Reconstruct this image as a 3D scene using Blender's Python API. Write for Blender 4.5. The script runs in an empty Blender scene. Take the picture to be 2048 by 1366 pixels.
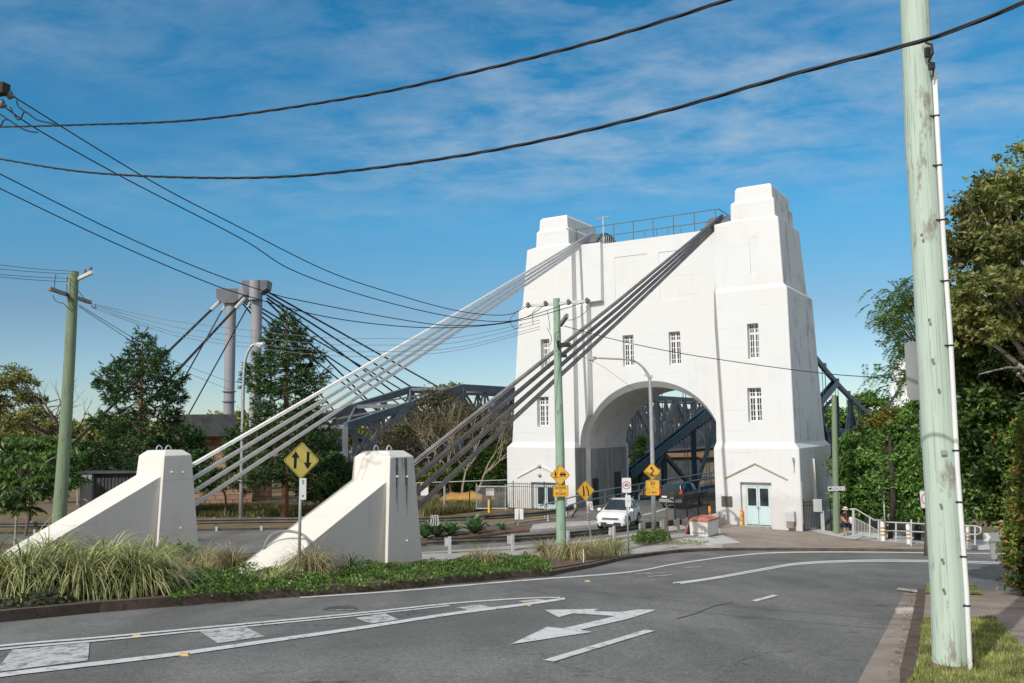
import bpy, bmesh, math, random
import numpy as np
from mathutils import Vector, Matrix
from mathutils.geometry import tessellate_polygon
random.seed(7); RNG = np.random.default_rng(11)
S = bpy.context.scene; COL = S.collection
PI = math.pi
def V(*a): return Vector(a)
# ------------------------------------------------------------------ camera
FPX = 1720.0
PITCH = math.atan((850.5-683)/FPX); ROLL = math.radians(.68)
CAM = V(0, 0, 6.0)
FW = V(0, math.cos(PITCH), math.sin(PITCH))
_U0 = V(0, -math.sin(PITCH), math.cos(PITCH)); _R0 = V(1, 0, 0)
RT = _R0*math.cos(ROLL)-_U0*math.sin(ROLL); UP = _U0*math.cos(ROLL)+_R0*math.sin(ROLL)
cd = bpy.data.cameras.new('camera'); cam = bpy.data.objects.new('camera', cd); COL.objects.link(cam)
cd.sensor_width = 36; cd.lens = FPX/2048*36; cd.clip_end = 6000; cd.clip_start = .1
M = Matrix((RT, UP, -FW)).transposed().to_4x4(); M.translation = CAM; cam.matrix_world = M
S.camera = cam
# surveying helpers: where a sight line meets a depth, a level, the ground or a vertical plane
def ray(x, y): return FW+RT*((x-1024)/FPX)+UP*((683-y)/FPX)
def atY(x, y, Y): d = ray(x, y); return CAM+d*(Y/d.y)
def atz(x, y, z): d = ray(x, y); return CAM+d*((z-6)/d.z)
def sstep(a, b, x):
    t = min(1, max(0, (x-a)/(b-a))); return t*t*(3-2*t)
def gz(x, y):
    p = 4.28-.1065*y
    if y < 0: p = 4.28-.05*y
    L = -.85*sstep(6, 18, x)*(1-.65*sstep(57, 64, y))
    b = (p+L+math.sqrt((p-L)**2+.08))/2
    b += .5*math.exp(-((x+12.5)**2/40+(y-32)**2/22))+.2*math.exp(-((x+4.5)**2/30+(y-27)**2/20))
    return b
def gnd(x, y, off=0):
    d = ray(x, y); lo, hi = 3., 90.
    t = lo
    while t < 160:
        P = CAM+d*(t/d.y)
        if P.z < gz(P.x, P.y)+off: break
        t += .5
    lo, hi = t-.5, t
    for _ in range(24):
        m = (lo+hi)/2; P = CAM+d*(m/d.y)
        if P.z < gz(P.x, P.y)+off: hi = m
        else: lo = m
    return CAM+d*(hi/d.y)
def G(x, y, off=0): return V(x, y, gz(x, y)+off)
TH = math.radians(31.7)
AX = V(math.sin(TH), math.cos(TH), 0); D1 = V(-math.cos(TH), math.sin(TH), 0)
RC = V(17.78, 54, 0)
def T(t, s, z): return RC+D1*t+AX*s+V(0, 0, z)
# ------------------------------------------------------------------ objects
def tag(o, label=None, cat=None, group=None, kind=None):
    if label: o['label'] = label
    if cat: o['category'] = cat
    if group: o['group'] = group
    if kind: o['kind'] = kind
    return o
def empty(name, loc, label, cat, group=None, rz=0):
    o = bpy.data.objects.new(name, None); COL.objects.link(o); o.location = loc; o.rotation_euler.z = rz
    o.empty_display_size = .2
    return tag(o, label, cat, group)
def wm(o):
    m = Matrix.Translation(o.location) @ o.rotation_euler.to_matrix().to_4x4()
    return wm(o.parent) @ m if o.parent else m
def link(name, me, mat=None, parent=None, smooth=False):
    o = bpy.data.objects.new(name, me); COL.objects.link(o)
    if mat:
        for m in (mat if isinstance(mat, (list, tuple)) else [mat]): me.materials.append(m)
    if smooth and len(me.polygons): me.polygons.foreach_set('use_smooth', [True]*len(me.polygons))
    if parent:
        me.transform(wm(parent).inverted()); o.parent = parent
    elif len(me.vertices):
        n = len(me.vertices); a = np.empty(n*3); me.vertices.foreach_get('co', a); a = a.reshape(-1, 3)
        c = Vector(((a[:, 0].min()+a[:, 0].max())/2, (a[:, 1].min()+a[:, 1].max())/2, a[:, 2].min()))
        me.transform(Matrix.Translation(-c)); o.location = c
    return o
def copy_tree(o, parent=None):
    c = o.copy(); COL.objects.link(c); c.parent = parent
    for ch in list(o.children): copy_tree(ch, c)
    return c
def basis(d):
    d = d.normalized(); h = V(0, 0, 1) if abs(d.z) < .95 else V(1, 0, 0)
    a = d.cross(h).normalized(); return a, a.cross(d).normalized()
class MB:
    def __init__(s): s.v = []; s.f = []; s.m = []; s.mi = 0
    def add(s, vs, fs):
        b = len(s.v); s.v += [tuple(p) for p in vs]; s.f += [tuple(i+b for i in f) for f in fs]; s.m += [s.mi]*len(fs); return s
    def loft(s, rings, cap=True):
        n = len(rings[0]); vs = [p for r in rings for p in r]; fs = []
        for k in range(len(rings)-1):
            for i in range(n):
                j = (i+1) % n; fs.append((k*n+i, k*n+j, (k+1)*n+j, (k+1)*n+i))
        if cap: fs += [tuple(range(n))[::-1], tuple((len(rings)-1)*n+i for i in range(n))]
        return s.add(vs, fs)
    def hexa(s, p): return s.loft([p[:4], p[4:]])
    def box(s, c, sx, sy, sz, rz=0, ax=None):
        if ax is None: ax = (V(math.cos(rz), math.sin(rz), 0), V(-math.sin(rz), math.cos(rz), 0), V(0, 0, 1))
        c = Vector(c); X, Y, Z = ax[0]*sx/2, ax[1]*sy/2, ax[2]*sz/2
        return s.hexa([c-X-Y-Z, c+X-Y-Z, c+X+Y-Z, c-X+Y-Z, c-X-Y+Z, c+X-Y+Z, c+X+Y+Z, c-X+Y+Z])
    def tbox(s, t0, t1, s0, s1, z0, z1):
        return s.hexa([T(t0, s0, z0), T(t0, s1, z0), T(t1, s1, z0), T(t1, s0, z0), T(t0, s0, z1), T(t0, s1, z1), T(t1, s1, z1), T(t1, s0, z1)])
    def bar(s, p, q, w, h):
        p, q = Vector(p), Vector(q); a, b = basis(q-p); a = a*w/2; b = b*h/2
        return s.loft([[p-a-b, p+a-b, p+a+b, p-a+b], [q-a-b, q+a-b, q+a+b, q-a+b]])
    def tube(s, pts, r, n=8, cap=True):
        pts = [Vector(p) for p in pts]; R = r if isinstance(r, (list, tuple)) else [r]*len(pts); rings = []; a0 = None
        for i, p in enumerate(pts):
            d = (pts[min(i+1, len(pts)-1)]-pts[max(i-1, 0)])
            if a0 is None: a, b = basis(d)
            else:
                d.normalize(); a = (a0-d*a0.dot(d))
                a = a.normalized() if a.length > 1e-4 else basis(d)[0]
                b = a.cross(d).normalized()
            a0 = a
            rings.append([p+(a*math.cos(2*PI*k/n)+b*math.sin(2*PI*k/n))*R[i] for k in range(n)])
        return s.loft(rings, cap)
    def lathe(s, c, prof, n=16):
        c = Vector(c); return s.loft([[c+V(r*math.cos(2*PI*k/n), r*math.sin(2*PI*k/n), z) for k in range(n)] for r, z in prof])
    def prism(s, pts, off):
        pts = [Vector(p) for p in pts]; n = len(pts); off = Vector(off)
        tr = tessellate_polygon([pts]); vs = pts+[p+off for p in pts]
        fs = [tuple(t) for t in tr]+[tuple(i+n for i in t[::-1]) for t in tr]
        fs += [(i, (i+1) % n, (i+1) % n+n, i+n) for i in range(n)]
        return s.add(vs, fs)
    def mesh(s, fix=True):
        me = bpy.data.meshes.new('mesh'); me.from_pydata(s.v, [], s.f); 
        if max(s.m, default=0): me.polygons.foreach_set('material_index', s.m)
        if fix:
            bm = bmesh.new(); bm.from_mesh(me); bmesh.ops.recalc_face_normals(bm, faces=bm.faces); bm.to_mesh(me); bm.free()
        me.update(); return me
    def build(s, name, mat, parent=None, smooth=False, bevel=0):
        me = s.mesh()
        if smooth == 'auto':
            o = link(name, me, mat, parent); 
            me.polygons.foreach_set('use_smooth', [True]*len(me.polygons)); me.set_sharp_from_angle(angle=math.radians(40))
        else: o = link(name, me, mat, parent, smooth)
        if bevel:
            b = o.modifiers.new('bevel', 'BEVEL'); b.width = bevel; b.segments = 2; b.limit_method = 'ANGLE'
        return o
def npmesh(v, f4, name, mat, parent=None, smooth=False):
    me = bpy.data.meshes.new(name); n = len(v); k = len(f4); w = f4.shape[1]
    me.vertices.add(n); me.vertices.foreach_set('co', np.asarray(v, dtype=np.float32).ravel())
    me.loops.add(k*w); me.loops.foreach_set('vertex_index', f4.astype(np.int32).ravel())
    me.polygons.add(k); me.polygons.foreach_set('loop_start', np.arange(0, k*w, w, dtype=np.int32))
    me.update(calc_edges=True); me.validate()
    return link(name, me, mat, parent, smooth)
def boolcut(o, cutters):
    for c in cutters:
        m = o.modifiers.new('cut', 'BOOLEAN'); m.object = c; m.operation = 'DIFFERENCE'; m.solver = 'EXACT'
    bpy.context.view_layer.update()
    dg = bpy.context.evaluated_depsgraph_get(); me = bpy.data.meshes.new_from_object(o.evaluated_get(dg))
    o.modifiers.clear(); o.data = me
    for c in cutters: bpy.data.objects.remove(c)
def sheet(pts, off, h=1.0, thick=0):
    """a ground sheet: outline in plan, cut on a grid and draped"""
    bm = bmesh.new(); vs = [bm.verts.new((p[0], p[1], 0)) for p in pts]
    tr = tessellate_polygon([[V(p[0], p[1], 0) for p in pts]])
    for t in tr:
        try: bm.faces.new([vs[i] for i in t])
        except ValueError: pass
    xs = [p[0] for p in pts]; ys = [p[1] for p in pts]
    for ax, lo, hi in ((0, min(xs), max(xs)), (1, min(ys), max(ys))):
        k = math.ceil(lo/h)
        while k*h < hi:
            co = [0, 0, 0]; no = [0, 0, 0]; co[ax] = k*h; no[ax] = 1
            bmesh.ops.bisect_plane(bm, geom=bm.verts[:]+bm.edges[:]+bm.faces[:], plane_co=co, plane_no=no, dist=1e-5); k += 1
    for v in bm.verts: v.co.z = gz(v.co.x, v.co.y)+off
    bmesh.ops.recalc_face_normals(bm, faces=bm.faces)
    if sum(f.normal.z for f in bm.faces) < 0: bmesh.ops.reverse_faces(bm, faces=bm.faces)
    if thick:
        ed = [e for e in bm.edges if e.is_boundary]
        r = bmesh.ops.extrude_edge_only(bm, edges=ed)
        for v in r['geom']:
            if isinstance(v, bmesh.types.BMVert): v.co.z -= thick
        bmesh.ops.recalc_face_normals(bm, faces=bm.faces)
        if sum(f.normal.z*f.calc_area() for f in bm.faces) < 0: bmesh.ops.reverse_faces(bm, faces=bm.faces)
    me = bpy.data.meshes.new('sheet'); bm.to_mesh(me); bm.free(); return me
def joinm(meshes):
    bm = bmesh.new()
    for m in meshes: bm.from_mesh(m)
    me = bpy.data.meshes.new('joined'); bm.to_mesh(me); bm.free(); return me
def px(*p): return [gnd(x, y) for x, y in p]
def strip(pts, w, side=0):
    """outline of a band along a plan polyline"""
    pts = [V(p[0], p[1], 0) for p in pts]; L = []; R = []
    for i, p in enumerate(pts):
        d = (pts[min(i+1, len(pts)-1)]-pts[max(i-1, 0)]).normalized(); n = V(-d.y, d.x, 0)
        L.append(p+n*(w/2 if side == 0 else (w if side > 0 else 0))); R.append(p-n*(w/2 if side == 0 else (0 if side > 0 else w)))
    return L+R[::-1]
def smooth_line(pts, n=6):
    pts = [Vector(p) for p in pts]; out = []
    for i in range(len(pts)-1):
        p0 = pts[max(i-1, 0)]; p1 = pts[i]; p2 = pts[i+1]; p3 = pts[min(i+2, len(pts)-1)]
        for k in range(n):
            t = k/n; out.append(.5*((2*p1)+(p2-p0)*t+(2*p0-5*p1+4*p2-p3)*t*t+(3*p1-p0-3*p2+p3)*t**3))
    return out+[pts[-1]]
# ------------------------------------------------------------------ materials
def nd(nt, t, **k):
    n = nt.nodes.new(t)
    for a, b in k.items():
        if a in n.inputs.keys(): n.inputs[a].default_value = b
        else: setattr(n, a, b)
    return n
def c4(c): return (c[0], c[1], c[2], 1)
def noise(nt, vec, scale, detail=4, rough=.55):
    n = nd(nt, 'ShaderNodeTexNoise'); n.inputs['Scale'].default_value = scale; n.inputs['Detail'].default_value = detail; n.inputs['Roughness'].default_value = rough
    nt.links.new(vec, n.inputs['Vector']); return n.outputs['Fac']
def ramp(nt, fac, stops):
    r = nt.nodes.new('ShaderNodeValToRGB'); e = r.color_ramp.elements
    while len(e) < len(stops): e.new(.5)
    for i, (p, c) in enumerate(stops): e[i].position = p; e[i].color = c4(c) if not isinstance(c, (int, float)) else (c, c, c, 1)
    nt.links.new(fac, r.inputs['Fac']); return r.outputs['Color']
def mix(nt, fac, a, b, mode='MIX'):
    m = nt.nodes.new('ShaderNodeMix'); m.data_type = 'RGBA'; m.blend_type = mode
    for s, v in ((0, fac), (6, a), (7, b)):
        if isinstance(v, bpy.types.NodeSocket): nt.links.new(v, m.inputs[s])
        else: m.inputs[s].default_value = v if s == 0 else (c4(v) if len(v) == 3 else v)
    return m.outputs[2]
def base(name):
    m = bpy.data.materials.new(name); m.use_nodes = True; nt = m.node_tree; b = nt.nodes['Principled BSDF']
    geo = nt.nodes.new('ShaderNodeNewGeometry'); return m, nt, b, geo
def vscale(nt, vec, s):
    mp = nt.nodes.new('ShaderNodeMapping'); mp.inputs['Scale'].default_value = s; nt.links.new(vec, mp.inputs['Vector']); return mp.outputs['Vector']
def pm(name, c1, c2=None, scale=4, rough=.7, metal=0, bump=0, bscale=60, stretch=(1, 1, 1), lo=.35, hi=.65, c3=None, s3=20, lo3=.55, hi3=.7, spec=.4):
    m, nt, b, geo = base(name); b.inputs['Roughness'].default_value = rough; b.inputs['Metallic'].default_value = metal
    b.inputs['Specular IOR Level'].default_value = spec
    P = geo.outputs['Position']
    if stretch != (1, 1, 1): P = vscale(nt, P, stretch)
    if c2: 
        col = ramp(nt, noise(nt, P, scale, 6), [(lo, c1), (hi, c2)])
        if c3: col = mix(nt, ramp(nt, noise(nt, P, s3, 5, .65), [(lo3, 0), (hi3, 1)]), col, c3)
        nt.links.new(col, b.inputs['Base Color'])
    else: b.inputs['Base Color'].default_value = c4(c1)
    if bump:
        bp = nt.nodes.new('ShaderNodeBump'); bp.inputs['Strength'].default_value = bump; bp.inputs['Distance'].default_value = .02
        nt.links.new(noise(nt, P, bscale, 5), bp.inputs['Height']); nt.links.new(bp.outputs['Normal'], b.inputs['Normal'])
    return m
def leafmat(name, cols, rough=.5, trans=.25, nscale=.6, spec=.35):
    m, nt, b, geo = base(name); n = len(cols)
    col = ramp(nt, geo.outputs['Random Per Island'], [(i/max(1, n-1), c) for i, c in enumerate(cols)])
    dk = ramp(nt, noise(nt, geo.outputs['Position'], nscale, 3), [(.35, .42), (.65, 1.3)])
    col = mix(nt, 1.0, col, dk, 'MULTIPLY')
    nt.links.new(col, b.inputs['Base Color']); b.inputs['Roughness'].default_value = rough; b.inputs['Specular IOR Level'].default_value = spec
    tr = nt.nodes.new('ShaderNodeBsdfTranslucent'); nt.links.new(mix(nt, 1.0, col, (1.1, 1.25, .6), 'MULTIPLY'), tr.inputs['Color'])
    ms = nt.nodes.new('ShaderNodeMixShader'); ms.inputs[0].default_value = trans
    nt.links.new(b.outputs[0], ms.inputs[1]); nt.links.new(tr.outputs[0], ms.inputs[2]); nt.links.new(ms.outputs[0], nt.nodes['Material Output'].inputs['Surface'])
    return m
def asphalt_mat(name, tint=1.0, patch=True):
    m, nt, b, geo = base(name); P = geo.outputs['Position']
    big = ramp(nt, noise(nt, P, .35, 5, .6), [(.3, (.17*tint, .17*tint, .163*tint)), (.7, (.225*tint, .222*tint, .21*tint))])
    # wheel-worn lanes: long soft streaks along the street
    st = ramp(nt, noise(nt, vscale(nt, P, (.5, .12, 1)), 1.3, 4), [(.4, .82), (.62, 1.12)])
    col = mix(nt, 1, big, st, 'MULTIPLY')
    sp = nd(nt, 'ShaderNodeTexVoronoi'); sp.inputs['Scale'].default_value = 55; nt.links.new(P, sp.inputs['Vector'])
    spc = ramp(nt, sp.outputs['Color'], [(.0, .4), (.5, .95), (.9, 1.15), (1, 2.4)])
    col = mix(nt, .9, col, spc, 'MULTIPLY')
    sp2 = nd(nt, 'ShaderNodeTexVoronoi'); sp2.inputs['Scale'].default_value = 16; nt.links.new(P, sp2.inputs['Vector'])
    col = mix(nt, .5, col, ramp(nt, sp2.outputs['Color'], [(0, .7), (.6, 1), (1, 1.3)]), 'MULTIPLY')
    # sealed cracks
    cr = nd(nt, 'ShaderNodeTexVoronoi', feature='DISTANCE_TO_EDGE'); cr.inputs['Scale'].default_value = .22
    wob = nt.nodes.new('ShaderNodeVectorMath'); wob.operation = 'MULTIPLY_ADD'
    nn = nd(nt, 'ShaderNodeTexNoise'); nn.inputs['Scale'].default_value = 1.2; nn.inputs['Detail'].default_value = 6; nt.links.new(P, nn.inputs['Vector'])
    nt.links.new(nn.outputs['Color'], wob.inputs[0]); wob.inputs[1].default_value = (1.4, 1.4, 1.4); nt.links.new(P, wob.inputs[2])
    nt.links.new(wob.outputs[0], cr.inputs['Vector'])
    ck = ramp(nt, cr.outputs['Distance'], [(.002, .0), (.006, 1)])
    msk = ramp(nt, noise(nt, P, .4, 3), [(.5, 0), (.6, 1)])
    ck2 = mix(nt, msk, (1, 1, 1), ck)
    col = mix(nt, .6, col, ck2, 'MULTIPLY')
    oil = ramp(nt, noise(nt, P, 1.1, 6, .7), [(.60, 1), (.72, .62)])
    col = mix(nt, 1, col, oil, 'MULTIPLY')
    nt.links.new(col, b.inputs['Base Color']); b.inputs['Roughness'].default_value = .85; b.inputs['Specular IOR Level'].default_value = .25
    bp = nt.nodes.new('ShaderNodeBump'); bp.inputs['Strength'].default_value = .35; bp.inputs['Distance'].default_value = .01
    nt.links.new(noise(nt, P, 90, 3), bp.inputs['Height']); nt.links.new(bp.outputs['Normal'], b.inputs['Normal'])
    return m
def wear_paint(name, c, amount=.5):
    """road paint worn through to the tar in flecks"""
    m, nt, b, geo = base(name); P = geo.outputs['Position']
    f = ramp(nt, noise(nt, vscale(nt, P, (1, .6, 1)), 7, 9, .8), [(amount-.06, 0), (amount+.05, 1)])
    f2 = ramp(nt, noise(nt, P, 2, 4), [(.3, .86), (.7, 1.0)])
    col = mix(nt, f, (.17, .17, .165), mix(nt, 1, c, f2, 'MULTIPLY'))
    nt.links.new(col, b.inputs['Base Color']); b.inputs['Roughness'].default_value = .7; return m
def tower_mat(name, white=(.70, .72, .733), grime=(.36, .37, .36), amt=.5):
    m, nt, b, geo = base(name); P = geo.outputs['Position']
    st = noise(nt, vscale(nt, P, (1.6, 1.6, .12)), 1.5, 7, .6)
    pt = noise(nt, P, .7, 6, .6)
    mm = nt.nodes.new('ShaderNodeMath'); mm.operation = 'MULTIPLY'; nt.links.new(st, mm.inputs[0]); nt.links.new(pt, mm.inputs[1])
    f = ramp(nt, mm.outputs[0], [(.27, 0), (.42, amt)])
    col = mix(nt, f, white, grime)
    warm = ramp(nt, noise(nt, P, .25, 3), [(.4, (1, 1, 1)), (.65, (1, .985, .95))])
    # splash-back dirt near the ground
    sq = nt.nodes.new('ShaderNodeSeparateXYZ'); nt.links.new(P, sq.inputs[0])
    wz = nt.nodes.new('ShaderNodeMath'); wz.operation = 'MULTIPLY_ADD'; nt.links.new(noise(nt, P, 1.6, 6, .7), wz.inputs[0]); wz.inputs[1].default_value = -2.2; nt.links.new(sq.outputs[2], wz.inputs[2])
    col = mix(nt, ramp(nt, wz.outputs[0], [(.0, .3), (.55, 0)]) if 'tower' in name else 0.0, col, (.38, .35, .31))
    # faint lift joints of the formwork, broken up by noise
    sz = nt.nodes.new('ShaderNodeSeparateXYZ'); nt.links.new(P, sz.inputs[0])
    fr_ = nt.nodes.new('ShaderNodeMath'); fr_.operation = 'PINGPONG'; nt.links.new(sz.outputs[2], fr_.inputs[0]); fr_.inputs[1].default_value = .68
    ln = ramp(nt, fr_.outputs[0], [(.012, .84), (.03, 1)])
    lm = ramp(nt, noise(nt, P, .45, 4), [(.47, 0), (.62, .8)])
    col = mix(nt, lm, col, mix(nt, 1, col, ln, 'MULTIPLY'))
    nt.links.new(mix(nt, 1, col, warm, 'MULTIPLY'), b.inputs['Base Color']); b.inputs['Roughness'].default_value = .75
    bp = nt.nodes.new('ShaderNodeBump'); bp.inputs['Strength'].default_value = .25; bp.inputs['Distance'].default_value = .03
    nt.links.new(noise(nt, P, 3, 8, .6), bp.inputs['Height']); nt.links.new(bp.outputs['Normal'], b.inputs['Normal'])
    return m
def pole_mat(name, c1, c2, stain, amt=.8, off=(0, 0, 0)):
    m, nt, b, geo = base(name); mp = nt.nodes.new('ShaderNodeMapping'); mp.inputs['Location'].default_value = off
    nt.links.new(geo.outputs['Position'], mp.inputs['Vector']); P = mp.outputs['Vector']
    g = noise(nt, vscale(nt, P, (14, 14, .35)), 2.2, 8, .65)
    col = ramp(nt, g, [(.3, c1), (.7, c2)])
    ln = ramp(nt, noise(nt, vscale(nt, P, (30, 30, .5)), 2, 4), [(.56, 0), (.64, .6)])
    col = mix(nt, ln, col, tuple(x*.55 for x in c1))
    s1 = ramp(nt, noise(nt, vscale(nt, P, (5, 5, 1.6)), 1.1, 6, .7), [(.57, 0), (.66, amt)])
    col = mix(nt, s1, col, stain)
    nt.links.new(col, b.inputs['Base Color']); b.inputs['Roughness'].default_value = .85; b.inputs['Specular IOR Level'].default_value = .2
    bp = nt.nodes.new('ShaderNodeBump'); bp.inputs['Strength'].default_value = .4; bp.inputs['Distance'].default_value = .01
    nt.links.new(g, bp.inputs['Height']); nt.links.new(bp.outputs['Normal'], b.inputs['Normal'])
    return m
MT = {}
MT['asphalt'] = asphalt_mat('worn asphalt'); MT['asphalt2'] = asphalt_mat('bridge road asphalt', .95)
MT['paint'] = wear_paint('road paint', (.72, .72, .71), .42); MT['paintworn'] = wear_paint('worn road paint', (.62, .62, .6), .47)
MT['paintfaint'] = wear_paint('faint road paint', (.5, .5, .49), .52)
MT['conc'] = pm('pale concrete', (.36, .34, .32), (.46, .45, .42), 1.2, .9, bump=.3, c3=(.25, .23, .2), s3=4)
MT['conc_brown'] = pm('brown stained concrete', (.23, .18, .145), (.34, .29, .25), .9, .9, bump=.3, c3=(.17, .13, .1), s3=3)
MT['forecourt'] = pm('forecourt paving', (.25, .205, .17), (.34, .29, .25), .5, .9, bump=.2, c3=(.2, .16, .13), s3=2)
MT['kerb'] = pm('weathered kerb', (.085, .06, .045), (.15, .11, .085), 2, .9, bump=.5, c3=(.05, .04, .03), s3=6)
MT['soil'] = pm('garden soil', (.09, .06, .04), (.17, .11, .075), 3, .95, bump=.8, bscale=25)
MT['dirt'] = pm('dry ground', (.2, .14, .085), (.12, .11, .05), .6, .95, bump=.6, bscale=12, c3=(.32, .21, .1), s3=.5)
MT['verge'] = pm('verge turf', (.19, .21, .06), (.28, .27, .1), 3, .95, bump=.6, bscale=60)
MT['anchor'] = tower_mat('anchor paint', (.74, .715, .665), (.42, .4, .36), .22)
MT['white'] = tower_mat('tower white paint', (.70, .72, .733), (.5, .5, .49), .2)
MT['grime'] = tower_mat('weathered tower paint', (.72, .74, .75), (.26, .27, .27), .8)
MT['soffit'] = tower_mat('shade-toned soffit paint', (.62, .61, .59), (.25, .25, .245), .5)  # tower white dulled and darkened to paint in the shade under the arch
MT['rconc'] = pm('raw concrete', (.25, .25, .245), (.36, .36, .35), 1.2, .9, stretch=(2, 2, .3), bump=.4, c3=(.17, .17, .165), s3=3)
MT['steel'] = pm('galvanised steel', (.4, .42, .43), (.52, .53, .54), 6, .45, .5)
MT['lsteel'] = pm('pale painted steel', (.5, .52, .53), (.6, .61, .61), 3, .5, .2)
MT['rail'] = pm('guardrail zinc', (.075, .07, .062), (.13, .12, .105), 1.5, .55, .2)
MT['railpost'] = pm('guardrail post zinc', (.45, .46, .46), (.55, .55, .54), 4, .6, .2)
MT['black'] = pm('black steel', (.015, .017, .02), (.03, .032, .034), 3, .5)
MT['rubber'] = pm('black rubber', (.012, .012, .013), (.025, .025, .025), 8, .8)
MT['wire'] = pm('wire insulation', (.012, .014, .016), (.022, .024, .026), 8, .6)
MT['gwire'] = pm('bare line wire', (.16, .165, .17), (.24, .24, .24), 8, .5, .4)
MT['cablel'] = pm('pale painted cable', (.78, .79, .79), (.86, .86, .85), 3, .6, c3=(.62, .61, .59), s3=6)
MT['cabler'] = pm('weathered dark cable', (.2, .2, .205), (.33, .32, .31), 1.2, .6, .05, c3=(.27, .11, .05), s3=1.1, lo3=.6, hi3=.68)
MT['navy'] = pm('dark blue bridge steel', (.012, .035, .06), (.025, .06, .09), 1, .45, .1)
MT['girder'] = pm('grey bridge steel', (.12, .14, .165), (.21, .225, .245), .6, .6, .1, c3=(.13, .1, .085), s3=1.5)
MT['gbeam'] = pm('blue grey bridge steel', (.09, .12, .15), (.15, .175, .2), .6, .6, .1)
MT['pylon'] = pm('pylon grey paint', (.27, .285, .31), (.33, .34, .36), .4, .5)
MT['pylond'] = pm('pylon head steel', (.1, .11, .125), (.16, .17, .19), .6, .5)
MT['greenrail'] = pm('green handrail steel', (.10, .14, .12), (.15, .19, .17), 2, .6)
MT['glass'] = pm('window glass', (.02, .022, .025), (.06, .065, .07), 1.5, .12)
MT['wframe'] = pm('white window frame', (.74, .75, .75), (.8, .8, .8), 3, .5)
MT['mint'] = pm('pale aqua door paint', (.52, .67, .70), (.6, .74, .76), 2, .5, stretch=(1, 1, .3), c3=(.36, .52, .54), s3=3)
MT['rust'] = pm('rust brown', (.2, .1, .05), (.3, .17, .09), 4, .9)
MT['plaque'] = pm('bronze plaque', (.12, .105, .1), (.25, .23, .22), 5, .35, .7, stretch=(1, 1, .1))
MT['poleR'] = pole_mat('painted pine pole', (.43, .535, .455), (.53, .63, .55), (.25, .235, .185), .9)
MT['poleC'] = pole_mat('green treated pole', (.26, .39, .29), (.35, .48, .37), (.12, .145, .085), .7, (3, 1, 7))
MT['poleL'] = pole_mat('weathered green pole', (.17, .235, .15), (.24, .3, .2), (.11, .11, .07), .6, (9, 4, 2))
MT['pvc'] = pm('white conduit', (.72, .73, .74), (.8, .8, .8), 2, .4)
MT['signback'] = pm('bare aluminium', (.36, .37, .38), (.42, .43, .43), 2, .5, .3)
MT['yellow'] = pm('yellow sign sheeting', (.75, .40, .045), (.8, .45, .06), 2, .45)
MT['lemon'] = pm('lemon sign sheeting', (.55, .46, .1), (.62, .52, .14), 2, .45)
MT['swhite'] = pm('white sign sheeting', (.72, .73, .74), (.78, .78, .78), 3, .45)
MT['sred'] = pm('red sign print', (.55, .045, .03), (.62, .06, .04), 3, .5)
MT['sblack'] = pm('black sign print', (.012, .012, .012), (.02, .02, .02), 3, .5)
MT['sblue'] = pm('blue sign print', (.08, .11, .4), (.1, .14, .45), 3, .5)
MT['orange'] = pm('orange bollard', (.75, .2, .03), (.8, .26, .05), 3, .5)
MT['byellow'] = pm('yellow bollard', (.72, .42, .05), (.78, .48, .07), 3, .5)
MT['bwhite'] = pm('white bollard', (.72, .72, .71), (.8, .8, .79), 3, .5)
MT['ochre'] = pm('ochre band', (.42, .25, .05), (.5, .3, .07), 3, .5)
MT['binwhite'] = pm('chipped white bin paint', (.66, .65, .62), (.74, .73, .7), 2, .6, c3=(.35, .15, .06), s3=2.2, lo3=.62, hi3=.7)
MT['binred'] = pm('faded red bin lid', (.5, .15, .12), (.58, .22, .18), 2, .6)
MT['rustedge'] = pm('rusted steel edge', (.3, .12, .05), (.45, .25, .15), 6, .9)
MT['carwhite'] = pm('white car paint', (.74, .76, .78), (.76, .78, .8), 1, .18, 0, spec=.6)
MT['cardark'] = pm('graphite car paint', (.03, .034, .036), (.045, .05, .052), 1, .22, .3)
MT['carsilver'] = pm('silver car trim', (.42, .43, .43), (.5, .5, .5), 2, .3, .6)
MT['cglass'] = pm('car glass', (.015, .025, .03), (.03, .045, .05), 1, .06)
MT['lamp'] = pm('headlamp lens', (.6, .62, .64), (.7, .7, .7), 4, .1)
MT['tail'] = pm('tail lamp lens', (.6, .03, .02), (.7, .05, .03), 4, .2)
MT['trim'] = pm('black car trim', (.03, .03, .032), (.05, .05, .05), 5, .6)
MT['timber'] = pm('grey timber crossarm', (.2, .19, .17), (.33, .31, .29), 3, .85, stretch=(1, 1, 6))
MT['paltimber'] = pm('pale crossarm', (.5, .53, .53), (.62, .64, .63), 3, .7)
MT['bark'] = pm('grey brown bark', (.12, .09, .065), (.22, .17, .13), 4, .95, stretch=(1, 1, .3), bump=.6, bscale=15)
MT['barkred'] = pm('red brown bark', (.2, .11, .07), (.31, .19, .125), 4, .95, stretch=(1, 1, 2), bump=.6, bscale=15)
MT['barkpale'] = pm('pale bark', (.33, .3, .26), (.45, .41, .36), 4, .95, stretch=(1, 1, .3))
MT['twig'] = pm('dry twigs', (.3, .24, .17), (.4, .33, .25), 4, .95)
MT['darkbark'] = pm('dark bark', (.03, .026, .022), (.06, .05, .04), 4, .95)
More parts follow.
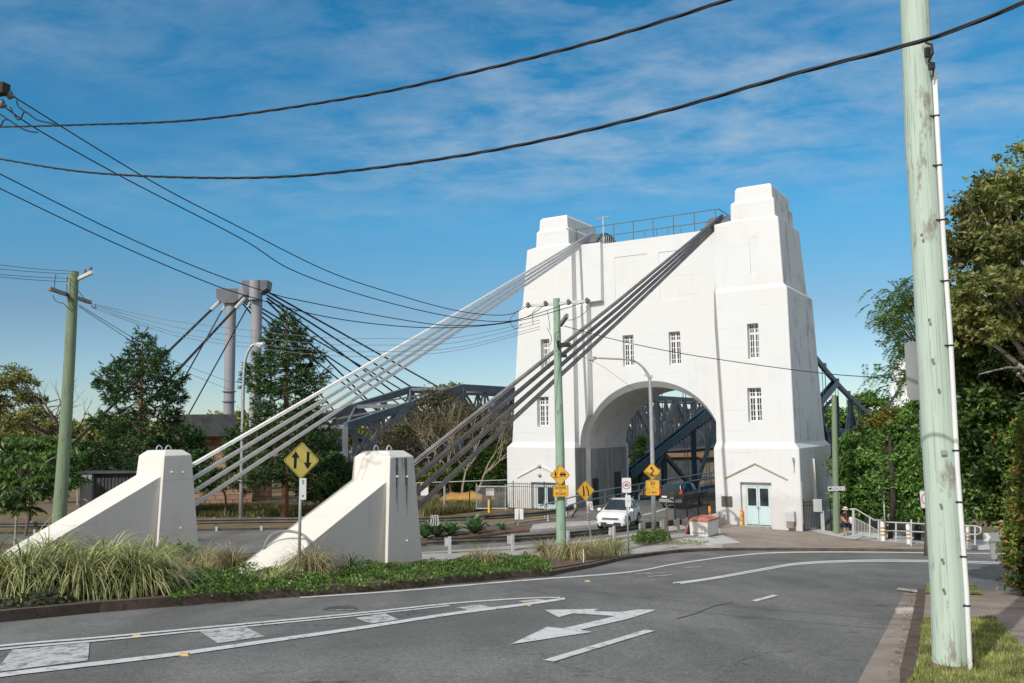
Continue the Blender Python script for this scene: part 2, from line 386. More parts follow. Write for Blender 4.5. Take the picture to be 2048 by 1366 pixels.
def brick(name, c1, c2, mortar, w, h):
    m, nt, b, geo = base(name); br = nd(nt, 'ShaderNodeTexBrick'); br.inputs['Scale'].default_value = 1
    br.inputs['Color1'].default_value = c4(c1); br.inputs['Color2'].default_value = c4(c2); br.inputs['Mortar'].default_value = c4(mortar)
    br.inputs['Brick Width'].default_value = w; br.inputs['Row Height'].default_value = h; br.inputs['Mortar Size'].default_value = .03
    mp = nt.nodes.new('ShaderNodeMapping'); mp.inputs['Rotation'].default_value = (PI/2, 0, 0); nt.links.new(geo.outputs['Position'], mp.inputs['Vector'])
    nt.links.new(mp.outputs[0], br.inputs['Vector']); nt.links.new(mix(nt, .6, br.outputs['Color'], ramp(nt, noise(nt, geo.outputs['Position'], 1.2, 6), [(.3, .6), (.7, 1.2)]), 'MULTIPLY'), b.inputs['Base Color'])
    b.inputs['Roughness'].default_value = .9; return m
MT['stone'] = brick('pink sandstone blocks', (.42, .26, .18), (.3, .18, .13), (.13, .09, .07), .9, .42)
MT['shed'] = pm('dark shed steel', (.05, .055, .06), (.09, .095, .1), 2, .5, .2)
MT['shedpale'] = pm('grey steel post', (.33, .35, .37), (.4, .41, .42), 2, .5)
L = leafmat
MT['lf_dark'] = L('dark evergreen leaves', [(0.025, 0.062, 0.018), (0.062, 0.125, 0.030), (0.125, 0.206, 0.044), (0.200, 0.263, 0.069)], .45)
MT['lf_mid'] = L('mid green leaves', [(0.037, 0.094, 0.022), (0.085, 0.188, 0.034), (0.150, 0.281, 0.053), (0.225, 0.356, 0.094)], .42)
MT['lf_olive'] = L('olive gum leaves', [(0.088, 0.136, 0.039), (0.174, 0.222, 0.057), (0.290, 0.320, 0.098), (0.388, 0.290, 0.126)], .5)
MT['lf_con'] = L('conifer needles', [(0.014, 0.046, 0.014), (0.034, 0.092, 0.023), (0.063, 0.144, 0.034), (0.098, 0.184, 0.052)], .5, .12)
MT['lf_bright'] = L('bright leaves', [(0.040, 0.100, 0.012), (0.080, 0.190, 0.020), (0.120, 0.250, 0.030)], .45)
MT['lf_yel'] = L('yellowish leaves', [(0.100, 0.110, 0.015), (0.180, 0.170, 0.025), (0.240, 0.210, 0.040)], .5)
MT['lf_dry'] = L('dry sparse leaves', [(0.080, 0.075, 0.035), (0.120, 0.110, 0.050), (0.170, 0.140, 0.080)], .6)
MT['lf_jac'] = L('feathery leaves', [(0.055, 0.125, 0.023), (0.109, 0.203, 0.031), (0.172, 0.265, 0.047)], .5)
MT['lf_palm'] = L('drooping glossy leaves', [(0.024, 0.081, 0.019), (0.057, 0.146, 0.032), (0.113, 0.243, 0.049), (0.227, 0.243, 0.065)], .35)
MT['lf_gc'] = L('ground cover leaves', [(0.036, 0.086, 0.018), (0.086, 0.172, 0.029), (0.143, 0.257, 0.043), (0.200, 0.286, 0.072)], .4, nscale=3)
MT['lf_hedge'] = L('hedge leaves', [(0.034, 0.085, 0.021), (0.085, 0.169, 0.034), (0.152, 0.254, 0.051), (0.254, 0.237, 0.051), (0.338, 0.169, 0.051)], .35)
MT['blade'] = L('variegated strap leaves', [(0.162, 0.205, 0.065), (0.302, 0.335, 0.130), (0.475, 0.486, 0.227), (0.594, 0.572, 0.302)], .5, .2, 2)
MT['bladedry'] = L('straw strap leaves', [(.2, .19, .08), (.35, .31, .14), (.47, .41, .22), (.54, .47, .28)], .6, .15, 2)
MT['agave'] = L('agave leaves', [(0.100, 0.200, 0.090), (0.160, 0.280, 0.120), (0.240, 0.360, 0.160)], .5, .1, 2)
MT['purple'] = L('purple green leaves', [(0.050, 0.025, 0.040), (0.040, 0.070, 0.025), (0.070, 0.100, 0.040), (0.090, 0.040, 0.060)], .4)
MT['lawn'] = L('lawn blades', [(0.160, 0.217, 0.043), (0.246, 0.290, 0.072), (0.348, 0.362, 0.131), (0.435, 0.377, 0.174)], .6, .25, 2)
MT['weed'] = L('dry weeds', [(0.090, 0.120, 0.030), (0.170, 0.170, 0.060), (0.280, 0.220, 0.100)], .6, .2, 2)

MT['dullsteel'] = pm('dull galvanised pipe', (.2, .205, .2), (.29, .29, .28), 5, .55, .4)

MT['stud'] = pm('dusty yellow plastic', (.52, .36, .15), (.6, .43, .2), 8, .7)
# ------------------------------------------------------------------ sky and sun
SUN_AZ, SUN_EL = math.radians(34.7), math.radians(35)      # azimuth the light travels towards
w = bpy.data.worlds.new('World'); S.world = w; w.use_nodes = True; nt = w.node_tree
bg = nt.nodes['Background']; sky = nt.nodes.new('ShaderNodeTexSky'); sky.sky_type = 'NISHITA'; sky.sun_disc = False
sky.sun_elevation = SUN_EL; sky.sun_rotation = SUN_AZ+PI; sky.air_density = 1.0; sky.dust_density = .0; sky.ozone_density = 2.5
tc = nt.nodes.new('ShaderNodeTexCoord'); D = tc.outputs['Generated']

# thin high cloud: noise on the plane of the cloud layer
sx = nt.nodes.new('ShaderNodeSeparateXYZ'); nt.links.new(D, sx.inputs[0])
SKYTINT = ramp(nt, sx.outputs[2], [(0, (.66, .80, .98)), (.07, (.66, .80, .94)), (.13, (.60, .76, .84)), (.23, (.41, .97, 1.1)), (.43, (.2, .98, 1.2)), (.75, (.16, .78, 1.08))])
skyc = mix(nt, 1, sky.outputs[0], SKYTINT, 'MULTIPLY')
def mth(op, a, b):
    m = nt.nodes.new('ShaderNodeMath'); m.operation = op
    for i, v in enumerate((a, b)):
        if isinstance(v, (int, float)): m.inputs[i].default_value = v
        elif v is not None: nt.links.new(v, m.inputs[i])
    return m.outputs[0]
zz = mth('ADD', mth('MAXIMUM', sx.outputs[2], 0.0), .12)
cx = nt.nodes.new('ShaderNodeCombineXYZ'); nt.links.new(mth('DIVIDE', sx.outputs[0], zz), cx.inputs[0]); nt.links.new(mth('DIVIDE', sx.outputs[1], zz), cx.inputs[1])
def cmap(rz, sc, loc=(0, 0, 0)):
    mp = nt.nodes.new('ShaderNodeMapping'); mp.inputs['Rotation'].default_value = (0, 0, rz); mp.inputs['Scale'].default_value = sc; mp.inputs['Location'].default_value = loc
    nt.links.new(cx.outputs[0], mp.inputs['Vector']); return mp.outputs['Vector']
def cnoise(vec, sc, det, ro, dist=0):
    n = nt.nodes.new('ShaderNodeTexNoise'); n.inputs['Scale'].default_value = sc; n.inputs['Detail'].default_value = det; n.inputs['Roughness'].default_value = ro; n.inputs['Distortion'].default_value = dist
    nt.links.new(vec, n.inputs['Vector']); return n.outputs['Fac']
fine = cnoise(cmap(.45, (1.6, 2.3, 1)), 2.8, 7, .62, .25); big = cnoise(cmap(.35, (.5, 1.1, 1), (3.3, 1.2, 0)), 1.25, 3, .5)
f = mth('MULTIPLY', ramp(nt, fine, [(.36, 0), (.78, 1)]), ramp(nt, big, [(.33, 0), (.66, 1)]))
f = mth('MULTIPLY', f, ramp(nt, sx.outputs[2], [(.20, 0), (.31, 1)]))
f = mth('MULTIPLY', f, .72)
# white glow added on the sun's side, unseen behind the camera, to neutralise fill
dp = nt.nodes.new('ShaderNodeVectorMath'); dp.operation = 'DOT_PRODUCT'; nt.links.new(D, dp.inputs[0])
dp.inputs[1].default_value = (-math.sin(SUN_AZ)*math.cos(SUN_EL), -math.cos(SUN_AZ)*math.cos(SUN_EL), math.sin(SUN_EL))
glow = ramp(nt, dp.outputs['Value'], [(.0, 0), (.75, .85)])
nt.links.new(mix(nt, glow, mix(nt, f, skyc, (5.0, 5.9, 6.7)), (9.6, 8.8, 7.8)), bg.inputs['Color'])
bg.inputs['Strength'].default_value = .115
sl = bpy.data.lights.new('sun', 'SUN'); sl.energy = 3.45; sl.angle = math.radians(.5); sl.color = (1, .972, .93)
so = bpy.data.objects.new('sun', sl); COL.objects.link(so); so.location = (-20, -30, 60)
so.rotation_euler = V(math.sin(SUN_AZ)*math.cos(SUN_EL), math.cos(SUN_AZ)*math.cos(SUN_EL), -math.sin(SUN_EL)).to_track_quat('-Z', 'Y').to_euler()
S.view_settings.view_transform = 'Standard'; S.view_settings.look = 'None'; S.view_settings.exposure = -.17; S.view_settings.gamma = 1
# ------------------------------------------------------------------ ground
def structure(name, me, mat): return tag(link(name, me, mat), kind='structure')
xs = sorted(set([-900, -600, -400, -250, -160, -110, -80]+[i*1.0 for i in range(-62, 63)]+[80, 110, 160, 250, 400, 600, 900]))
ys = sorted(set([-60, -30, -20]+[i*1.0 for i in range(-12, 80)]+[85, 92, 100, 115, 130, 160, 200, 260, 350, 500, 800, 1300, 2500]))
vv = [(x, y, gz(x, y)-.12-.7*sstep(68, 90, y)) for y in ys for x in xs]; nx = len(xs)
ff = np.array([(j*nx+i, j*nx+i+1, (j+1)*nx+i+1, (j+1)*nx+i) for j in range(len(ys)-1) for i in range(nx-1)])
o = npmesh(np.array(vv), ff, 'ground', MT['dirt'], smooth=True); tag(o, kind='structure')
KLpx = [(0, 1245), (200, 1225), (490, 1201), (800, 1178), (1100, 1152), (1180, 1136), (1250, 1119), (1340, 1107), (1420, 1102), (1560, 1101), (1700, 1102), (1860, 1104)]
KL = [V(-32, -10, 0)]+px(*KLpx)
KR = px((1716, 1366), (1776, 1255), (1808, 1187), (1850, 1179), (2010, 1183), (2250, 1195))
far_r = px((2000, 1098), (2250, 1094))
road = KL+far_r+[V(40, 24, 0), V(40, 16, 0)]+KR[::-1]+[V(-1.4, -3, 0), V(-5, -10, 0)]
structure('road', sheet(road, 0, 1.0), MT['asphalt'])
BN = [(-70, 38), (-30, 37.5), (-14, 38), (-8, 38.6), (-4.2, 39.8), (0, 41.3), (4.2, 44), (8, 48), (10.9, 52), (13.0, 56.8)]
BF = [(4.5, 62.2), (3.7, 56.5), (0, 53), (-5.4, 51.2), (-15, 51.8), (-30, 51), (-70, 53)]
structure('bridge_road', sheet(BN+[tuple(T(5.45, 9.6, 0)[:2]), tuple(T(15.65, 9.6, 0)[:2])]+BF, .0, 1.0), MT['asphalt2'])
# verge by the right kerb
gut_in = px((1801, 1366), (1823, 1262), (1837, 1187)); krb = px((1832, 1366), (1846, 1257), (1853, 1190))
gl = KR[:3]
structure('gutter', sheet([V(-1.4, -3, 0)]+gl+gut_in[::-1]+[V(-1.0, -3, 0)], .015, .5), MT['conc_brown'])
kmesh = sheet([V(-1.0, -3, 0)]+gut_in+krb[::-1]+[V(-.8, -3, 0)], .13, .5, .25); structure('kerb', kmesh, MT['kerb'])
fp = [V(-.8, -3, 0)]+krb+px((1900, 1190), (2010, 1194), (2250, 1205))+[V(40, 15, 0), V(40, -3, 0)]
structure('footpath', sheet(fp, .12, 1), MT['conc_brown'])
lawnA = px((1834, 1366), (1847, 1256), (1991, 1253), (2047, 1318), (2100, 1385)); lawnA += [V(3.2, 4, 0), V(1.2, 4, 0)]
lawnB = px((1852, 1200), (1856, 1180), (1950, 1185), (1965, 1203))
structure('verge', joinm([sheet(lawnA, .14, .5), sheet(lawnB, .14, .5)]), MT['verge'])
# left kerb, garden bed, footpath and forecourt
kl = [Vector(p) for p in KL]
structure('kerb', sheet(strip(kl[:6], .3, 1), .2, 1, .35), MT['kerb'])
structure('kerb', sheet(strip(smooth_line(kl[5:], 3), .3, 1), .12, 1, .3), MT['kerb'])
back = px((1245, 1112), (1200, 1105), (1080, 1116), (850, 1132), (640, 1140), (470, 1112), (250, 1090), (0, 1092))
off1 = strip(kl[:8], .33, 1)[:8]
structure('garden_bed', sheet(off1+back+[V(-40, 25, 0), V(-40, -10, 0)], .14, 1), MT['soil'])
fpB = px((560, 1110), (842, 1108), (1000, 1097), (1200, 1081), (1290, 1067), (1372, 1047)); fpF = px((1440, 1060), (1446, 1099), (1335, 1105), (1252, 1116), (1200, 1109), (1080, 1119), (850, 1135), (640, 1143))
structure('footpath', sheet(fpB+fpF, .085, 1, .2), MT['conc'])
structure('kerb', sheet(strip([Vector((*p, 0)) for p in BN[2:]], .3, -1), .11, 1, .25), MT['conc_brown'])
structure('kerb', sheet(strip([Vector((*p, 0)) for p in BF], .3, -1), .11, 1, .25), MT['conc_brown'])
fc = px((1372, 1047), (1425, 1030))+[T(5.4, .05, 0), T(0, -.02, 0)]+px((1640, 1064), (1690, 1078), (1880, 1091), (1880, 1103), (1700, 1101), (1560, 1100), (1446, 1100), (1440, 1060))
structure('forecourt', sheet(fc, .095, 1, .2), MT['forecourt'])
structure('footpath', joinm([sheet(px((1596, 1056), (1690, 1064), (1870, 1081), (1990, 1084), (1990, 1097), (1880, 1092), (1690, 1079), (1640, 1069)), .105, 1, .2), sheet(px((1352, 1082), (1400, 1076), (1446, 1074), (1482, 1089), (1425, 1094)), .105, 1, .1)]), pm('fresh pale concrete', (.46, .46, .45), (.55, .55, .53), 2, .9, bump=.2))
med = px((700, 1094), (850, 1080), (926, 1067), (1017, 1057), (1100, 1051), (1215, 1046), (1240, 1049), (1110, 1060), (1017, 1068), (926, 1080), (850, 1092), (700, 1106))
structure('median', sheet(med, .13, 1, .25), MT['soil'])
structure('median', sheet(px((1066, 1054.5), (1100, 1050), (1218, 1045), (1245, 1049), (1110, 1060.5), (1060, 1065)), .15, 1, .2), MT['conc'])
# ------------------------------------------------------------------ road markings
def mark(plist, mat, off=.012): return [sheet(px(*p), off, 1.0) for p in plist], mat
def pband(pts, wpx0, wpx1=None, n=4):
    pts = smooth_line([V(x, y, 0) for x, y in pts], n); m = len(pts); wpx1 = wpx1 or wpx0
    up = []; dn = []
    for i, p in enumerate(pts):
        w_ = wpx0+(wpx1-wpx0)*i/(m-1); up.append((p.x, p.y-w_/2)); dn.append((p.x, p.y+w_/2))
    return up+dn[::-1]
solid = [pband([(-150, 1315), (0, 1293), (200, 1276), (400, 1257), (700, 1229), (900, 1208), (1050, 1197.5), (1120, 1196)], 4, 2),
  pband([(-150, 1325), (0, 1300), (200, 1282), (400, 1262.5), (700, 1233.5), (900, 1212)], 4, 2),
  pband([(-150, 1377), (0, 1352), (175, 1331), (350, 1310), (525, 1285), (700, 1260), (900, 1229), (1040, 1211), (1130, 1198)], 9, 4.5),
  pband([(600, 1196), (800, 1182.5), (1015, 1164), (1248, 1146), (1340, 1130), (1412, 1119.5), (1480, 1111), (1560, 1105.5), (1700, 1104.5), (1858, 1106), (2020, 1108)], 2.6, 1.8),
  pband([(1346, 1167), (1420, 1157), (1520, 1139), (1600, 1126.5), (1720, 1121), (1860, 1121.5), (2020, 1126)], 2.4, 1.8),
  pband([(1360, 1168), (1440, 1156), (1530, 1140), (1600, 1129), (1720, 1123.6), (1860, 1124.2), (2020, 1129)], 2.4, 1.6)]
structure('road_lines', joinm([sheet(px(*p), .012, 1.0) for p in solid]), MT['paint'])
zA = lambda L_: [(1040+x/2.4976, 1120+y/2.4976) for x, y in L_]
arrow = zA([(590, 250), (683, 252), (545, 296), (300, 352), (360, 363), (-50, 426), (135, 338), (215, 345), (480, 283), (265, 269), (193, 289), (123, 252), (395, 247), (366, 258), (500, 263)])
structure('road_arrow', sheet(px(*arrow), .012, 1.0), MT['paint'])
dash = [zA([(115, 504), (168, 512), (675, 357), (625, 352)]), zA([(1155, 205), (1182, 210), (1290, 180), (1264, 176)]), [(1284, 1030), (1288, 1031), (1352, 1013), (1349, 1012)]]
structure('road_lines', joinm([sheet(px(*p), .012, 1.0) for p in dash]), MT['paint'])
blocks = [[(24, 1300.6), (179, 1286), (176, 1322), (-10, 1346)], [(398, 1263), (492, 1255.5), (530, 1274), (436, 1287.6)], [(710, 1237), (770, 1228), (798, 1240), (742, 1248)], [(913, 1216), (958, 1210), (984, 1215), (935, 1221)], [(1036, 1203), (1075, 1199), (1095, 1201), (1050, 1206)]]
structure('road_lines', joinm([sheet(px(*p), .010, 1.0) for p in blocks]), MT['paintworn'])
faint = [[(650, 1218), (706, 1217), (712, 1221), (660, 1221)], [(1270, 1147), (1330, 1145), (1335, 1147), (1275, 1149)], [(1365, 1135), (1400, 1133), (1405, 1135), (1370, 1137)], [(1290, 1153), (1345, 1149), (1350, 1151), (1298, 1155)]]
structure('road_lines', joinm([sheet(px(*p), .010, 1.0) for p in faint]), MT['paintfaint'])
for i, (x, y, s, lb) in enumerate([(368, 1311, .08, 'large yellow road stud lying by the lower white line at left'), (275, 1272, .07, 'yellow road stud just under the double white line at left'), (1055, 1211, .07, 'yellow road stud below the tip of the painted island'), (1175, 1163, .08, 'yellow road stud alone in front of the white edge line')]):
    c = gnd(x, y); m = MB(); m.hexa([c+V(-s, -s*.6, 0), c+V(s, -s*.6, 0), c+V(s, s*.6, 0), c+V(-s, s*.6, 0), c+V(-s*.7, -s*.4, .03), c+V(s*.7, -s*.4, .03), c+V(s*.7, s*.4, .03), c+V(-s*.7, s*.4, .03)])
    tag(m.build('road_stud', MT['stud']), lb, 'road stud', 'yellow road studs')
TAR = pm('tar crack seal', (.07, .07, .07), (.13, .13, .125), 14, .8)
structure('tar_seam', joinm([sheet(px(*pband(q_, w0, w1, 5)), .008, 1.0) for q_, w0, w1 in (([(1352, 1238), (1390, 1228), (1425, 1214), (1466, 1205)], 1.6, 1.1),)]), TAR)
cov = gnd(680, 1219); m = MB(); m.lathe(cov, [(.33, 0), (.33, .012), (.3, .014)], 18); tag(m.build('manhole_cover', MT['rail']), 'round metal cover set in the road near the double line', 'manhole cover')
# ------------------------------------------------------------------ the near tower
def onS(x, y, s):
    d = ray(x, y); k = ((RC+AX*s-CAM).dot(AX))/(d.dot(AX)); P = CAM+d*k; q = P-RC; return q.dot(D1), P.z
def loftS(mb, rings, ds=0, mir=False):
    R = []
    for t0, t1, s0, s1, z in rings:
        if mir: s0, s1 = ds-s0, ds-s1
        else: s0, s1 = s0+ds, s1+ds
        R.append([T(t0, s0, z), T(t0, s1, z), T(t1, s1, z), T(t1, s0, z)])
    return mb.loft(R)
RINGS_R = [(0, 5.42, 0, 9.3, -1.4), (0, 5.42, 0, 9.3, 4.35), (.3, 5.32, .25, 8.9, 4.72), (.42, 5.2, .42, 7.5, 14.65), (.66, 5.15, .55, 7.0, 14.95), (.86, 5.1, .7, 6.4, 19.35),
  (1.08, 3.98, .78, 5.75, 19.5), (1.1, 3.96, .8, 5.7, 20.62), (1.22, 3.7, .88, 5.45, 20.78), (1.25, 3.66, .9, 5.4, 21.55), (1.36, 3.5, 1.0, 5.2, 21.72)]
RINGS_L = [(15.72, 21.45, 0, 9.3, -1.4), (15.72, 21.45, 0, 9.3, 4.35), (15.82, 21.12, .25, 8.9, 4.72), (15.92, 20.5, .42, 7.5, 14.65), (15.97, 20.25, .55, 7.0, 14.95), (16.05, 19.85, .7, 6.4, 19.35),
  (16.3, 19.1, .78, 5.75, 19.5), (16.32, 19.05, .8, 5.7, 20.62), (16.42, 18.85, .88, 5.45, 20.78), (16.45, 18.8, .9, 5.4, 21.55), (16.55, 18.65, 1.0, 5.2, 21.72)]
MT['tan'] = pm('tan shadow line mould', (.38, .29, .21), (.5, .41, .32), 4, .9)  # tan colour paints in the shadow line of the right gable
tw = empty('bridge_tower', T(10.7, 4.6, -.4), 'tall white concrete bridge tower with arch standing over the road', 'bridge tower')
def cutbox(t0, t1, s0, s1, z0, z1):
    return link('cutter', MB().tbox(t0, t1, s0, s1, z0, z1).mesh())
def winbox(x0, y0, x1, y1, s):
    tA, zA_ = onS(x0, y0, s); tB, zB = onS(x1, y1, s); return tB, tA, zB, zA_
WR = [winbox(1495, 648, 1520, 717, .5), winbox(1495, 776, 1525, 844, .38)]
WL = [winbox(1083, 679, 1101, 741, .5), winbox(1075, 794, 1099, 853, .38)]
WC = [winbox(1245, 671, 1268, 732, 1.7), winbox(1337, 664, 1362, 729, 1.7)]
DR = winbox(1480, 964, 1546, 1053, 0); DL = winbox(1062, 964, 1113, 1047, 0)
pier_r = loftS(MB(), RINGS_R).build('pier', MT['white'], None)
pier_l = loftS(MB(), RINGS_L).build('pier', MT['white'], None)
def sunk(t0, t1, z0, z1, s, d=.035): return cutbox(t0, t1, s-.6, s+d, z0, z1)
p1 = winbox(1499, 474, 1518, 548, .66); p2 = winbox(1088, 505, 1100, 575, .66)
boolcut(pier_r, [cutbox(b[0], b[1], -1, s+.42, b[2], b[3]) for b, s in zip(WR, (.5, .38))]+[cutbox(DR[0], DR[1], -1, .42, DR[2]-.4, DR[3]), sunk(p1[0], p1[1], p1[2], p1[3], .64)])
boolcut(pier_l, [cutbox(b[0], b[1], -1, s+.42, b[2], b[3]) for b, s in zip(WL, (.5, .38))]+[cutbox(DL[0], DL[1], -1, .42, DL[2]-.4, DL[3])])
def adopt(o, par, mat=None):
    o.data.transform(wm(par).inverted() @ Matrix.Translation(o.location)); o.location = (0, 0, 0); o.parent = par
    if mat: o.data.materials.clear(); o.data.materials.append(mat)
adopt(pier_r, tw, MT['white']); adopt(pier_l, tw, MT['white'])
# the weathered skin of the shaded side faces
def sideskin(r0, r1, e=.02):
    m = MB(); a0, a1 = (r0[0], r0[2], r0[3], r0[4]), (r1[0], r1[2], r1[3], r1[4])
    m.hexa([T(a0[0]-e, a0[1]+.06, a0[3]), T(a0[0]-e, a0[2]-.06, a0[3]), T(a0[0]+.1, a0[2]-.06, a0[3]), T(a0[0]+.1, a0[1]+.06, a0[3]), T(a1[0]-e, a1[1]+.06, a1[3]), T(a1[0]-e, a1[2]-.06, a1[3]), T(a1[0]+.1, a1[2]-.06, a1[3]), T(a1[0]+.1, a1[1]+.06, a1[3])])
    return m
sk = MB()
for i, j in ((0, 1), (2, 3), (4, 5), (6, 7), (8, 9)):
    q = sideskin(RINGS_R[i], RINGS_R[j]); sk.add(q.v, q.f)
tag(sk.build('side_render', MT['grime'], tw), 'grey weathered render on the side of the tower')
# centre wall with the arch
wall = MB().tbox(5.0, 16.1, 1.7, 8.6, -1.4, 19.3).build('arch_wall', MT['white'])
def ell(s, a, b, z0=4.4, n=40, tc_=10.57):
    pts = [T(tc_-a, s, -3)]+[T(tc_-a*math.cos(PI*k/n), s, z0+b*math.sin(PI*k/n)) for k in range(n+1)]+[T(tc_+a, s, -3)]; return pts
cut = MB(); cut.loft([ell(1.2, 5.16, 4.62), ell(1.7, 5.16, 4.62), ell(2.15, 5.02, 4.2), ell(9.6, 5.02, 4.2)])
cutA = link('cutter', cut.mesh())
pc1 = winbox(1229, 515, 1297, 606, 1.7); pc2 = winbox(1317, 505, 1385, 596, 1.7)
boolcut(wall, [cutA]+[cutbox(b[0], b[1], 1, 2.1, b[2], b[3]) for b in WC]+[sunk(b[0], b[1], b[2], b[3], 1.7, .04) for b in (pc1, pc2)])
adopt(wall, tw, MT['white']); 
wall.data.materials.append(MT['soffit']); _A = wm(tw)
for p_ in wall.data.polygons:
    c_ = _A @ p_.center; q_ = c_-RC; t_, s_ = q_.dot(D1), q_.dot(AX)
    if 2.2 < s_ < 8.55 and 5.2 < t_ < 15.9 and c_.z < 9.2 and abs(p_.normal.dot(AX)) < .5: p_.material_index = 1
wall.data.polygons.foreach_set('use_smooth', [True]*len(wall.data.polygons)); wall.data.set_sharp_from_angle(angle=math.radians(20))
for t0, t1, u0, u1 in ((15.05, 16.08, 13.95, 16.08),):
    m = MB(); R_ = lambda a_, c_, s, z: [T(a_, s, z), T(a_, 1.76, z), T(c_, 1.76, z), T(c_, s, z)]
    m.loft([R_(t0, t1, .9, 4.38), R_(t0, t1, 1.02, 14.7), R_(t0, t1, 1.2, 15.0), R_(u0, u1, 1.22, 15.04), R_(u0, u1, 1.3, 19.36)])
    pz = m.build('pilaster', MT['white']); cc = MB(); cc.loft([ell(.2, 5.16, 4.62), ell(2.4, 5.16, 4.62)]); boolcut(pz, [link('cutter', cc.mesh())]); adopt(pz, tw, MT['white'])
MB().tbox(5.3, 15.9, 2.3, 8.4, 19.3, 19.36).build('roof_slab', MT['rconc'], tw)
# raw concrete lower reveals of the arch
MB().tbox(15.69, 15.75, .03, 1.69, -1.2, 4.30).build('reveal_panel', MT['rconc'], tw)
MB().tbox(15.555, 15.62, 2.2, 8.6, -1.2, 4.2).build('reveal_panel', MT['rconc'], tw)
MB().tbox(5.39, 5.45, .03, 9.2, -1.2, 4.30).build('reveal_panel', MT['rconc'], tw)
for s0, s1, z1 in ((2.4, 3.4, 2.0), (6.2, 7.4, 2.3)):
    MB().tbox(15.53, 15.58, s0, s1, -.3, z1).build('doorway', MT['black'], tw)
def window(b, s, tall=False):
    t0, t1, z0, z1 = b; wd = t1-t0; m = MB(); sp = s+.3
    g = MB().tbox(t0+.02, t1-.02, sp+.06, sp+.09, z0+.02, z1-.02)
    e = .07*wd/1.0
    m.tbox(t0, t1, sp, sp+.05, z1-.07, z1-.01); m.tbox(t0, t1, sp, sp+.05, z0+.01, z0+.12)
    for u0, u1 in ((0, .1), (.42, .58), (.9, 1)): m.tbox(t0+u0*wd, t0+u1*wd, sp+.001, sp+.052, z0+.1, z1-.06)
    h = z1-z0; zt = z0+h*.70; m.tbox(t0, t1, sp-.004, sp+.054, zt, zt+.14)
    for u in (.26, .74): m.tbox(t0+u*wd-.022, t0+u*wd+.022, sp+.003, sp+.045, z0+.1, z1-.06)
    for k in range(1, 4): m.tbox(t0, t1, sp+.005, sp+.04, z0+(zt-z0)*k/4-.02, z0+(zt-z0)*k/4+.02)
    m.tbox(t0, t1, sp+.005, sp+.04, zt+(z1-zt)*.55-.02, zt+(z1-zt)*.55+.02)
    f = m.build('window', MT['wframe'], tw); g.build('pane', MT['glass'], f)
for b, s in list(zip(WR, (.5, .38)))+list(zip(WL, (.5, .38)))+[(b, 1.7) for b in WC]: window(b, s)
def door(b, base):
    t0, t1, z0, z1 = b; a0, a1 = t0+.2, t1-.28; zt = z1-.28
    fr = MB(); fr.tbox(t0, a0, .30, .42, z0-.3, z1); fr.tbox(a1, t1, .30, .42, z0-.3, z1); fr.tbox(a0, a1, .30, .42, zt, z1); fr.build('door_surround', MT['white'], tw)
    mid = (a0+a1)/2
    for u0, u1 in ((a0, mid-.015), (mid+.015, a1)):
        d = MB().tbox(u0+.01, u1-.01, .33, .38, z0+.03, zt-.01).build('door', MT['mint'], tw)
        w_ = u1-u0; hh = zt-z0
        MB().tbox(u0+.14*w_, u1-.14*w_, .315, .332, z0+hh*.5, zt-.12).build('door_glass', MT['glass'], d)
        MB().tbox(u1-.1 if u0 == a0 else u0+.03, u1-.03 if u0 == a0 else u0+.1, .29, .331, z0+hh*.42, z0+hh*.48).build('door_handle', MT['steel'], d)
    MB().tbox(a0-.1, a1+.25, -.32, -.02, z0-.4, z0-.02).build('door_step', MT['rconc'], tw)
door(DR, 0); door(DL, 0)
def gable(xa, ya, xb, yb, xc, yc, mt):
    P = [onS(x, y, 0) for x, y in ((xa, ya), (xb, yb), (xc, yc))]; m = MB()
    for (t0, z0), (t1, z1) in ((P[0], P[1]), (P[1], P[2])): m.bar(T(t0, -.06, z0), T(t1, -.06, z1), .08, .06)
    m.build('gable_mould', mt, tw)
gable(1450, 956, 1510, 927, 1575, 959, MT['tan']); gable(1035, 955, 1080, 931, 1120, 952, MT['white'])
t_, z_ = onS(1454, 1003, 0); MB().tbox(t_-.36, t_+.36, -.03, .0, z_-.34, z_+.34).build('plaque', MT['plaque'], tw)
for x, y in ((1080, 932), (1080, 950)):
    t_, z_ = onS(x, y, 0); MB().lathe(T(t_, -.1, z_-.1), [(.02, 0), (.12, .04), (.14, .12), (.1, .2), (.02, .23)], 10).build('wall_lamp', MT['steel'], tw, True)
m = MB(); t_, z_ = onS(1588, 916, 0)
m.bar(T(t_, -.02, z_), T(t_, -.5, z_+.02), .05, .05); m.bar(T(t_+.02, -.02, z_-.9), T(t_+.02, -.02, z_), .04, .04); m.bar(T(t_, -.02, z_-.6), T(t_, -.4, z_), .03, .03); m.build('bracket', MT['steel'], tw)
m = MB(); m.tube([T(-.1, 3.4, .4), T(-.1, 3.4, 3.6)], .1, 10); m.build('downpipe', MT['pvc'], tw)
m = MB(); m.tbox(-.04, 0, .15, .25, -.3, 2.3); m.build('conduit', MT['pvc'], tw)
